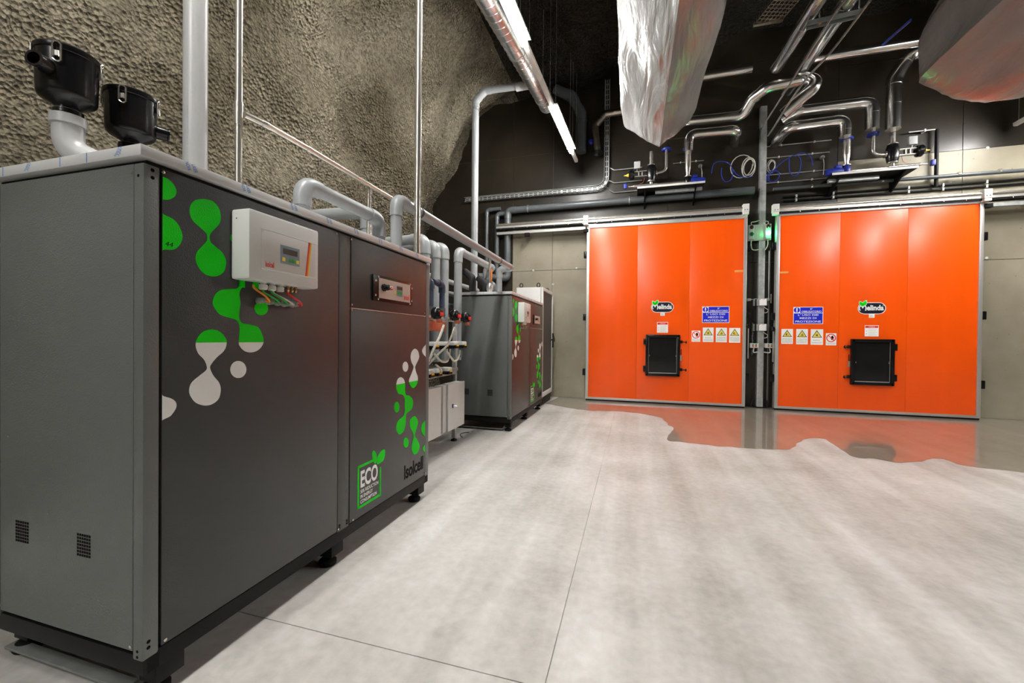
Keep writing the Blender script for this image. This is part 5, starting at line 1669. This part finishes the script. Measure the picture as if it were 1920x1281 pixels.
# ---- plastic-wrapped fan units hung under the vault
def wrapped(name, label, sec, y_far, y_near, straps, seamlines, extra):
    """sec: closed section (x, z) at the far end; lofted along the tunnel with sag and creases"""
    P_ = []
    for i in range(len(sec)):
        a_ = Vector((sec[i][0], 0, sec[i][1])); b_2 = Vector((sec[(i+1) % len(sec)][0], 0, sec[(i+1) % len(sec)][1]))
        P_ += [a_.lerp(b_2, k_/7) for k_ in range(7)]
    # keep corners crisp by blending spline and polygon
    n = len(P_)
    ys = np.linspace(y_far, y_near, 44)
    cx_ = sum(p.x for p in P_)/n; cz_ = sum(p.z for p in P_)/n
    vs_ = []
    for j, y in enumerate(ys):
        g = 1.0-0.10*math.exp(-j/1.2)
        drift = extra*(y_far-y)
        for i, p in enumerate(P_):
            q_ = Vector((p.x*1.0, y, p.z))
            d = 0.034*mnoise.noise(Vector((p.x*3.1, y*1.1, p.z*3.1)))+0.016*mnoise.noise(Vector((p.x*9, y*2.5, p.z*9)))+0.005*mnoise.noise(q_*16)
            r = Vector((p.x-cx_, 0, p.z-cz_)); r.normalize()
            vs_.append(Vector((cx_+(p.x-cx_)*g+r.x*d+drift, y, cz_+(p.z-cz_)*g+r.z*d)))
    fs_ = []
    for j in range(len(ys)-1):
        for i in range(n):
            i2 = (i+1) % n
            fs_.append((j*n+i, j*n+i2, (j+1)*n+i2, (j+1)*n+i))
    fs_.append(tuple(range(n)))
    fs_.append(tuple((len(ys)-1)*n+i for i in range(n-1, -1, -1)))
    top = max(p.z for p in P_)
    t = thing(name, label, 'wrapped unit', (cx_, (y_far+y_near)/2, min(p.z for p in P_)), 'plastic-wrapped hanging units')
    m_ = MB().add(vs_, fs_)
    m_.build('plastic_cover', 'plastic_wrap', t, smooth=True)
    for (x, y) in straps:
        T('hanger_rod', 'steel_plain', t, [(x, y, top-0.05), (x, y, top+1.6)], 0.006, 6)
        B('strap', 'blue_strap', t, (x-0.012, y-0.004, top-0.06), (x+0.012, y+0.004, top+0.35))
    return t


yf = 6.7
sec1 = [(at(1169, 245, y=yf).x, 4.44), (at(1200, 262, y=yf).x, 4.24), (at(1236, 281, y=yf).x, 4.07), (at(1262, 262, y=yf).x, 4.20), (at(1299, 232, y=yf).x, 4.42),
        (at(1300, 200, y=yf).x, 4.8), (at(1290, 150, y=yf).x-0.04, 5.25), (0.2, 5.30), (at(1170, 150, y=yf).x+0.05, 5.25), (at(1169, 200, y=yf).x, 4.8)]
wrapped('wrapped_unit', 'long white plastic-wrapped unit hanging beside the lit tubes, its keel towards the floor', sec1, yf, 2.2,
        [(-0.10, 6.2), (0.62, 6.2), (-0.10, 4.0), (0.62, 4.0)], 0, 0.0)
yf2 = 5.55
sec2 = [(2.84, 3.98), (3.05, 3.80), (3.46, 3.64), (3.90, 3.66), (4.30, 3.80), (4.52, 4.02), (4.52, 4.45), (4.40, 4.72), (3.70, 4.80), (2.95, 4.72), (2.83, 4.45)]
wrapped('wrapped_unit', 'wide grey plastic-wrapped unit hanging in front of the pipe valves over the door', sec2, yf2, 1.6,
        [(2.95, 5.1), (4.3, 5.1), (2.95, 3.0), (4.3, 3.0)], 0, 0.0)
sb = at(1695, 38, y=5.5)
T('strap', 'blue_strap', bpy.data.objects['wrapped_unit.001'], [at(1707, 38, y=5.45), at(1655, 84, y=6.6)], 0.014, 6)
T('strap', 'blue_strap', bpy.data.objects['wrapped_unit'], [(sec1[0][0]-0.008, 6.66, 4.98), (sec1[0][0]-0.006, 6.66, 5.33)], 0.010, 6)

# ================================================================== INSULATED PIPES IN METAL CLADDING
CYY = 7.90


def cp(u, v, y=CYY):
    return at(u, v, y=y)


def clad(label, pts, r, rings=(), group='metal-clad pipes', bend=1.6):
    rg = []
    for k in range(len(pts)-1):
        a = Vector(pts[k]); b = Vector(pts[k+1]); d = b-a
        if d.length > 0.7:
            n_ = int(d.length/0.5)
            for i in range(1, n_+1):
                rg.append((a.lerp(b, i/(n_+1)), d, r*1.025, 0.012, 'cladding'))
    return pipe('clad_pipe', label, 'pipe', pts, r, 'cladding', bend=bend, fat=1.05, sock=0.5, seg=20, rings=rg, group=group, nseg=5)


r1 = 0.088
a = cp(1292, 226); b = cp(1392, 218); c = cp(1410, 185, 7.75); d = cp(1440, 163, 7.55); e = cp(1508, 156, 7.5)
clad('metal-clad pipe from behind the white wrapped unit, rising into the big loop', [(0.45, CYY, a.z), (b.x, CYY, a.z-0.03), c, d, (e.x, 7.45, d.z+0.0), (e.x+0.12, 7.30, d.z-0.18), (cp(1468, 214, 7.5).x, 7.5, cp(1468, 214, 7.5).z)], r1)
a = cp(1292, 252); b = cp(1382, 245)
clad('metal-clad pipe out of the wall with an elbow down to the blue pump',
     [(cp(1291, 285).x, CYY, cp(1291, 285).z), (cp(1291, 285).x, CYY, a.z), (b.x, CYY, a.z-0.02), (b.x+0.06, WALL_Y-0.01, a.z-0.04)], r1*0.92)
a = cp(1478, 212); b = cp(1636, 190)
clad('metal-clad pipe from the big loop with an elbow down, next to the tall clad riser', [(a.x-0.02, 8.05, b.z-0.06), (a.x+0.16, CYY, b.z), (b.x, CYY, b.z), (b.x, CYY, cp(1638, 243).z)], r1*1.05)
a = cp(1456, 247); b = cp(1582, 225)
clad('metal-clad pipe out of the wall with an elbow down to the motor pump', [(a.x+0.11, WALL_Y-0.01, b.z-0.05), (a.x+0.17, CYY, b.z-0.01), (b.x+0.02, CYY, b.z), (b.x+0.02, CYY, cp(1588, 256).z)], r1*0.95)
a = cp(1505, 131); b = cp(1704, 104); c = cp(1676, 150); d = cp(1672, 243)
clad('tall metal-clad riser bending into the long pipe that runs behind the wrapped unit', [(c.x, CYY, d.z), (c.x, CYY, c.z), (b.x-0.02, 7.86, b.z), (b.x+0.12, 7.86, b.z+0.02)], r1*1.12)
clad('long metal-clad pipe under the vault crossing behind the hanging rods', [(a.x-0.1, 7.60, a.z-0.02), (b.x+0.12, 7.60, b.z+0.02)], r1*0.80)
a = cp(1296, 155); b = cp(1405, 140)
clad('metal-clad pipe under the vault between the wrapped unit and the twin ceiling pipes', [(0.6, 7.75, a.z-0.02), (b.x, 7.75, a.z+0.0)], r1*0.92)
# twin pipes along the vault
for (u0_, v0_, u1_, v1_, r_, lab) in ((1455, 128, 1535, 0, 0.085, 'shining metal-clad pipe along the vault next to the wire tray'),
                                      (1475, 170, 1590, 0, 0.098, 'shining metal-clad pipe along the vault under the strut channel')):
    zz = 5.45
    a = at(u0_, v0_, z=zz); b = at(u1_, v1_, z=zz)
    dd = (b-a)
    clad(lab, [a, a+dd*1.7], r_)
# wire-mesh tray under the vault
zz = 5.85
a = at(1440, 42, z=zz); b = at(1475, 0, z=zz)
dd = (b-a).normalized(); ss = Vector((dd.y, -dd.x, 0))
wt = thing('wire_tray', 'copper-tinted wire mesh cable tray under the vault', 'cable tray', a)
wm = MB()
for k in range(7):
    o = ss*(-0.17+0.057*k)
    wm.tube([a+o, a+dd*2.6+o], 0.006, 5)
for k in range(40):
    q_ = a+dd*(0.065*k)
    wm.tube([q_-ss*0.17+up*0.06, q_-ss*0.17, q_+ss*0.17, q_+ss*0.17+up*0.06], 0.005, 5)
wm.build('wire_mesh', 'tray_copper', wt)
B('end_bar', 'tray_copper', wt, tuple(a-Vector((0.19, 0.03, 0.02))), tuple(a+Vector((0.19, 0.02, 0.02))))
T('hanger_rod', 'steel_plain', wt, [a+dd*0.5, a+dd*0.5+up*0.75], 0.005, 6)
# strut channel carrying the twin pipes
zz = 5.33
a = at(1513, 45, z=zz); b = at(1614, 22, z=zz)
sc = thing('strut_channel', 'slotted strut channel hung across the twin ceiling pipes', 'channel', a.lerp(b, 0.5)-Vector((0, 0, 0.06)))
dd = (b-a).normalized(); n_ = Vector((-dd.y, dd.x, 0))
MB().obox(a.lerp(b, 0.5), (b-a)/2, n_*0.045, up*0.006).build('web', 'strut_green', sc)
for e in (-1, 1):
    MB().obox(a.lerp(b, 0.5)+n_*0.045*e-up*0.02, (b-a)/2, n_*0.004, up*0.028).build('flange', 'strut_green', sc)
for e in (0.24, 0.97):
    q_ = a.lerp(b, e)
    T('threaded_rod', 'steel_plain', sc, [q_-up*0.05, q_+up*1.1], 0.008, 6)
    MB().lathe(q_-up*0.035, (0, 0, 1), [(0.02, 0), (0.02, 0.014)], 6).build('nut', 'copper_red', sc)
# slim cables swooping from the vault to the wall
for k, (pts, r_, lab) in enumerate(([[(1632, 0, 4.9), (1560, 95, 6.1), (1510, 150, 6.6), (1472, 205, 7.0), (1452, 237, 7.55), (1440, 255, 8.2)], 0.013, 'slim cable swooping from the strut channel down to the trunking'],
                                    [[(1585, 0, 4.5), (1548, 50, 5.2), (1470, 175, 6.8), (1440, 222, 7.5), (1425, 245, 8.26)], 0.011, 'slim cable hugging the shining ceiling pipe down to the trunking'])):
    tag(MB().tube(spline([at(u, v, y=y) for u, v, y in pts], 8), r_, 8).build('overhead_cable', 'blade_grey', smooth=True), lab, 'cable')


# ================================================================== VALVE STATIONS OVER THE DOORS
def station(xl, xr, zs, mirror, label, xv, xp, vt, pt_):
    """wall shelf; three-way valve with actuator at xv, pump line at xp"""
    yb = WALL_Y-0.004
    sh = thing('wall_shelf', label[0], 'shelf', ((xl+xr)/2, yb-0.24, zs-0.14), 'valve shelves over the doors')
    B('shelf_board', 'black_steel', sh, (xl, yb-0.47, zs-0.014), (xr, yb, zs+0.014), 0.002)
    B('front_lip', 'box_inset', sh, (xl, yb-0.474, zs-0.016), (xr, yb-0.47, zs+0.020))
    B('under_channel', 'galvanised', sh, (xl+0.32 if not mirror else xl+0.02, yb-0.30, zs-0.075), (xr-0.02 if not mirror else xr-0.42, yb-0.24, zs-0.018))
    for e in (0.12, 0.88):
        x = xl+(xr-xl)*e
        MB().prism([(x-0.012, yb, zs-0.02), (x-0.012, yb-0.42, zs-0.02), (x-0.012, yb, zs-0.26)], (0.024, 0, 0)).build('gusset', 'black_steel', sh)
    yv = yb-0.33
    s = -1 if mirror else 1
    z0 = zs+0.016
    v = thing('three_way_valve', label[1], 'valve', (xv, yv, z0), 'three-way valves over the doors')
    T('steel_stub', 'steel_bright', v, [(xv, yv, z0+0.001), (xv, yv, z0+0.14)], 0.030, 14)
    MB().lathe((xv, yv, z0+0.13), (0, 0, 1), [(0.068, 0), (0.072, 0.012), (0.075, 0.03), (0.080, 0.05), (0.088, 0.10), (0.088, 0.20), (0.080, 0.25), (0.072, 0.27), (0.072, 0.29)], 22).build(
        'valve_body', 'black_plastic', v, smooth=True)
    for zz in (z0+0.122, z0+0.415):
        MB().lathe((xv, yv, zz), (0, 0, 1), [(0.074, 0), (0.074, 0.012)], 20).build('flange', 'steel_bright', v, smooth=True)
    T('steel_stub', 'steel_bright', v, [(xv, yv, z0+0.42), (xv, yv, vt)], 0.036, 14)
    T('side_branch', 'steel_bright', v, fillet([(xv+0.08*s, yv, z0+0.27), (xv+0.26*s, yv, z0+0.29), (xv+0.26*s, yv, vt+0.02)], 0.10), 0.026, 12)
    MB().lathe((xv+0.09*s, yv, z0+0.27), (s, 0, 0.1), [(0.055, 0), (0.055, 0.014)], 18).build('flange', 'steel_bright', v, smooth=True)
    MB().lathe((xv+0.26*s, yv, vt-0.01), (0, 0, 1), [(0.080, 0), (0.085, 0.010), (0.085, 0.03)], 20).build('blue_collar', 'blue_paint', v, smooth=True)
    # actuator sticking out sideways
    ac = MB()
    for zz in (z0+0.235, z0+0.325):
        ac.box((xv-0.30*s, yv-0.03, zz-0.006), (xv-0.08*s, yv+0.03, zz+0.006))
    for xx in (0.16, 0.22):
        ac.box((xv-xx*s-0.008, yv-0.03, z0+0.235), (xv-xx*s+0.008, yv+0.03, z0+0.325))
    ac.build('yoke', 'steel_plain', v)
    MB().lathe((xv-0.30*s, yv, z0+0.28), (-s, 0, 0), [(0.07, 0), (0.092, 0.02), (0.092, 0.07), (0.07, 0.095), (0.02, 0.10)], 20).build('actuator', 'black_plastic', v, smooth=True)
    MB().lathe((xv-0.395*s, yv, z0+0.28), (-s, 0, 0), [(0.030, 0), (0.030, 0.02), (0.012, 0.05), (0.006, 0.09)], 12).build('yellow_cap', 'knob_yellow', v, smooth=True)
    B('positioner', 'grey_box', v, (xv-0.25*s-0.055, yv-0.04, z0+0.38), (xv-0.25*s+0.055, yv+0.03, z0+0.51), 0.006)
    T('positioner_post', 'steel_plain', v, [(xv-0.25*s, yv, z0+0.32), (xv-0.25*s, yv, z0+0.39)], 0.008, 6)
    T('wire', 'copper_red', v, spline([(xv-0.12*s, yv, z0+0.23), (xv-0.14*s, yv-0.02, z0+0.12), (xv-0.26*s, yv-0.02, z0+0.07)], 6), 0.004, 6)
    # pump line
    p = thing('pump_line', label[2], 'pump', (xp, yv, z0), 'pump lines over the doors')
    MB().lathe((xp, yv, z0+0.16), (0, 0, 1), [(0.030, 0), (0.032, 0.03), (0.050, 0.15), (0.052, 0.17), (0.052, pt_-z0-0.20)], 16).build('steel_riser', 'steel_bright', p, smooth=True)
    MB().lathe((xp, yv, pt_-0.045), (0, 0, 1), [(0.080, 0), (0.088, 0.010), (0.088, 0.035)], 20).build('blue_collar', 'blue_paint', p, smooth=True)
    MB().lathe((xp, yv, z0+0.145), (0, 0, 1), [(0.066, 0), (0.066, 0.014)], 18).build('flange', 'steel_bright', p, smooth=True)
    MB().lathe((xp, yv, z0+0.004), (0, 0, 1), [(0.045, 0), (0.058, 0.03), (0.058, 0.09), (0.045, 0.14)], 18).build('pump_head', 'black_plastic' if not mirror else 'blue_paint', p, smooth=True)
    MB().lathe((xp+0.05*s, yv, z0+0.062), (s, 0, 0), [(0.05, 0), (0.058, 0.02), (0.058, 0.20), (0.05, 0.23), (0.03, 0.24)], 18).build('motor', 'blue_paint', p, smooth=True)
    B('terminal_box', 'blue_paint', p, (xp+0.12*s-0.04, yv-0.04, z0+0.115), (xp+0.12*s+0.04, yv+0.04, z0+0.165), 0.006)
    T('suction_tube', 'steel_bright', p, [(xp-0.05*s, yv-0.0, z0+0.058), (xv+0.045*s, yv-0.0, z0+0.056)], 0.026, 12)
    l2 = thing('drain_line', label[3], 'pipe', (xv-0.2*s, yv-0.10, z0), 'drain lines over the doors')
    T('tube', 'steel_bright', l2, [(xv-0.30*s, yv-0.10, z0+0.032), (xv+0.10*s, yv-0.10, z0+0.032)], 0.024, 10)
    MB().lathe((xv-0.30*s, yv-0.10, z0+0.032), (-s, 0, 0), [(0.024, 0), (0.012, 0.05), (0.010, 0.10)], 10).build('reducer', 'steel_bright', l2, smooth=True)
    B('cap_box', 'blue_paint', l2, (xv-0.46*s-0.02, yv-0.13, z0), (xv-0.46*s+0.03, yv-0.07, z0+0.085), 0.006)
    # pressure gauge on the wall
    gx = xp+(0.24 if not mirror else -0.24)
    g_ = thing('pressure_sensor', label[4], 'sensor', (gx, yb-0.05, z0+0.36), 'pressure sensors over the doors')
    MB().lathe((gx, yb-0.02, z0+0.42), (0, -1, 0.2), [(0.025, 0), (0.032, 0.02), (0.032, 0.06), (0.02, 0.08)], 14).build('sensor_head', 'steel_plain', g_, smooth=True)
    T('sensor_wire', 'cable_white', g_, spline([(gx+0.02, yb-0.05, z0+0.40), (gx+0.035, yb-0.04, z0+0.30), (gx+0.03, yb-0.03, z0+0.14)], 6), 0.005, 6)


la = at(1195, 351, y=7.95); lb = at(1322, 343, y=7.95)
station(la.x, lb.x, (la.z+lb.z)/2, False,
        ('narrow wall shelf over the door with the bare concrete panel', 'black three-way valve under the white wrapped unit', 'blue pump and steel riser beside the white wrapped unit',
         'bright drain line along the shelf under the white wrapped unit', 'small steel sensor on the wall near the coiled white cable'),
        at(1221, 320, y=8.09).x, at(1290, 300, y=8.09).x, at(1221, 285, y=8.09).z, at(1290, 277, y=8.09).z)
la = at(1560, 327, y=7.95); lb = at(1722, 313, y=7.95)
station(la.x, lb.x, (la.z+lb.z)/2, True,
        ('narrow wall shelf over the door under the grey wrapped unit', 'black three-way valve under the tall clad riser', 'blue pump and steel riser under the short clad elbow by the tall riser',
         'bright drain line along the shelf under the tall clad riser', 'small steel sensor on the wall near the blue hoses'),
        at(1673, 295, y=8.09).x, at(1587, 290, y=8.09).x, at(1672, 250, y=8.09).z, at(1587, 258, y=8.09).z)

# ---- coiled cables and blue hoses on the wall either side of the trunking
yw_ = WALL_Y-0.03


def coil(cu, cv, ru, rv, turns, label, mat, r_, cat, wob=0.1, ph=0.0, lay=0.0):
    pts = []
    yw_ = WALL_Y-0.03-lay
    c_ = at(cu, cv, y=yw_)
    rx_ = abs(at(cu+ru, cv, y=yw_).x-c_.x); rz_ = abs(at(cu, cv+rv, y=yw_).z-c_.z)
    for i in range(int(18*turns)+1):
        q_ = 2*math.pi*i/18+ph
        k_ = 1+wob*math.sin(q_*0.37+1)
        pts.append(Vector((c_.x+rx_*k_*math.cos(q_), yw_-0.0009*i, c_.z+rz_*k_*math.sin(q_*1.02))))
    return tag(MB().tube(pts, r_, 6).build('cable_coil', mat, smooth=True), label, cat)


coil(1391, 313, 20, 20, 1.0, 'wide coil of white cable on the wall beside the trunking', 'cable_white', 0.008, 'cable')
coil(1404, 315, 12, 17, 2.6, 'tight coil of white cable overlapping the wide coil by the trunking', 'cable_white', 0.008, 'cable', 0.15, 1.0, 0.036)
coil(1446, 313, 7, 11, 2.4, 'small coil of white cable on the wrapped-unit side of the trunking', 'cable_white', 0.007, 'cable', 0.2, 0.4)
coil(1450, 331, 11, 10, 1.6, 'small coil of blue hose low beside the trunking', 'blue_strap', 0.008, 'hose', 0.12, 0.2, 0.062)
hose_lay = 0.085
for pxs, lab in (([(1334, 325), (1338, 308), (1350, 303), (1366, 306), (1374, 320), (1371, 336), (1360, 341), (1353, 330), (1353, 315)], 'blue air hose looping on the wall near the pump under the wrapped unit'),
                 ([(1375, 318), (1382, 328), (1398, 333), (1412, 330)], 'blue air hose sagging under the wide white coil'),
                 ([(1445, 325), (1462, 308), (1478, 297), (1490, 291), (1506, 287), (1520, 294), (1524, 310)], 'blue air hose arching over the wall towards the clad elbows'),
                 ([(1480, 298), (1480, 318), (1485, 328), (1496, 327), (1501, 314), (1501, 298), (1492, 290)], 'blue air hose making an upright loop on the wall')):
    hose_lay = hose_lay+0.020
    tag(MB().tube(spline([at(u, v, y=yw_-hose_lay) for u, v in pxs], 6), 0.007, 6).build('air_hose', 'blue_strap', smooth=True), lab, 'hose')
# thin conduits along the wall
for k, (u0_, v0_, u1_, v1_, r_, lab) in enumerate(((1435, 275, 1560, 265, 0.011, 'topmost thin conduit crossing the wall beside the trunking'), (1430, 297, 1556, 287, 0.011, 'second thin conduit down, beside the trunking'),
                                                  (1430, 329, 1560, 320, 0.011, 'third thin conduit down, beside the trunking'), (1428, 344, 1556, 337, 0.011, 'lowest thin conduit beside the trunking'),
                                                  (1262, 306, 1320, 303, 0.008, 'thin conduit between valve and pump under the white wrapped unit'))):
    a = at(u0_, v0_, y=yw_); b = at(u1_, v1_, y=yw_)
    c_ = thing('wall_conduit', lab, 'conduit', (a.x, yw_, a.z), 'thin wall conduits')
    T('tube', 'steel_plain', c_, [(a.x, WALL_Y-r_-0.004, a.z), (b.x, WALL_Y-r_-0.004, a.z)], r_, 8)
    for e in (0.25, 0.75):
        x = a.x+(b.x-a.x)*e
        B('clip', 'cab_white', c_, (x-0.010, WALL_Y-2*r_-0.012, a.z-0.016), (x+0.010, WALL_Y-0.004, a.z+0.016))
a = at(1753, 245, y=yw_); b = at(1700, 249, y=yw_); c0 = at(1756, 352, y=yw_)
cd = thing('riser_conduit', 'black upright conduit with a thin arm beside the yellow-capped valve', 'conduit', (a.x, yw_, c0.z))
T('tube', 'black_steel', cd, [(a.x, WALL_Y-0.078, c0.z), (a.x, WALL_Y-0.078, a.z)], 0.026, 10)
T('arm', 'steel_plain', cd, [(a.x, WALL_Y-0.078, a.z), (b.x, WALL_Y-0.078, a.z)], 0.010, 8)
B('clip', 'cab_white', cd, (a.x-0.17, WALL_Y-0.095, a.z-0.02), (a.x-0.15, WALL_Y-0.004, a.z+0.02))
for k, (vz, lab) in enumerate(((345, 'upper black cable pipe above the door rail under the grey wrapped unit'), (353, 'lower black cable pipe above the door rail under the grey wrapped unit'))):
    a = at(1840, vz-3, y=yw_)
    zz = a.z
    c_ = thing('cable_pipe', lab, 'conduit', (4, WALL_Y-0.03, zz), 'black cable pipes on the wall')
    T('tube', 'black_steel', c_, [(2.50, WALL_Y-0.028, zz), (6.7, WALL_Y-0.028, zz)], 0.018, 10)
    for x in (2.7, 3.25, 4.3, 4.75, 5.3):
        B('clip', 'cab_white', c_, (x-0.012, WALL_Y-0.052, zz-0.024), (x+0.012, WALL_Y-0.004, zz+0.024))
# brown and dark elbows high on the wall, behind the lamp row
a = at(1172, 211, y=8.15); b = at(1135, 214, y=8.15); c0 = at(1116, 236, y=8.15); d = at(1121, 290, y=8.15)
pipe('elbow_pipe', 'brownish pipe with two bends high on the wall beside the cable tray', 'pipe', [d, (c0.x, 8.15, c0.z), (b.x, 8.15, b.z), (0.3, 8.15, b.z+0.01)], 0.062, 'tray_copper', bend=1.5, fat=1.08,
     rings=[(d+Vector((0, 0, 0.03)), (0, 0, 1), 0.09, 0.06, 'black_steel')])
tag(MB().lathe(at(1109, 268, y=8.30), (0, -1, 0), [(0.04, 0), (0.05, 0.02), (0.05, 0.08), (0.03, 0.1)], 14).build('blue_coupling_plug', 'blue_paint', smooth=True), 'small blue plug on the dark wall beside the bent brownish pipe', 'cap')
a = at(1050, 165, y=8.2); b = at(1072, 180, y=8.2); c0 = at(1086, 215, y=8.2); d = at(1090, 285, y=8.2)
pipe('dark_wall_pipe', 'dark pipe bending down the wall behind the lit tube', 'pipe', [(d.x, 8.22, d.z), (d.x, 8.22, c0.z), (b.x, 8.22, b.z), (a.x-0.1, 8.22, a.z)], 0.095, 'pvc_dark', bend=1.5, fat=1.08)
# small wall bumps
for o in list(bpy.data.objects):
    if '_base' in o:
        del o['_base']
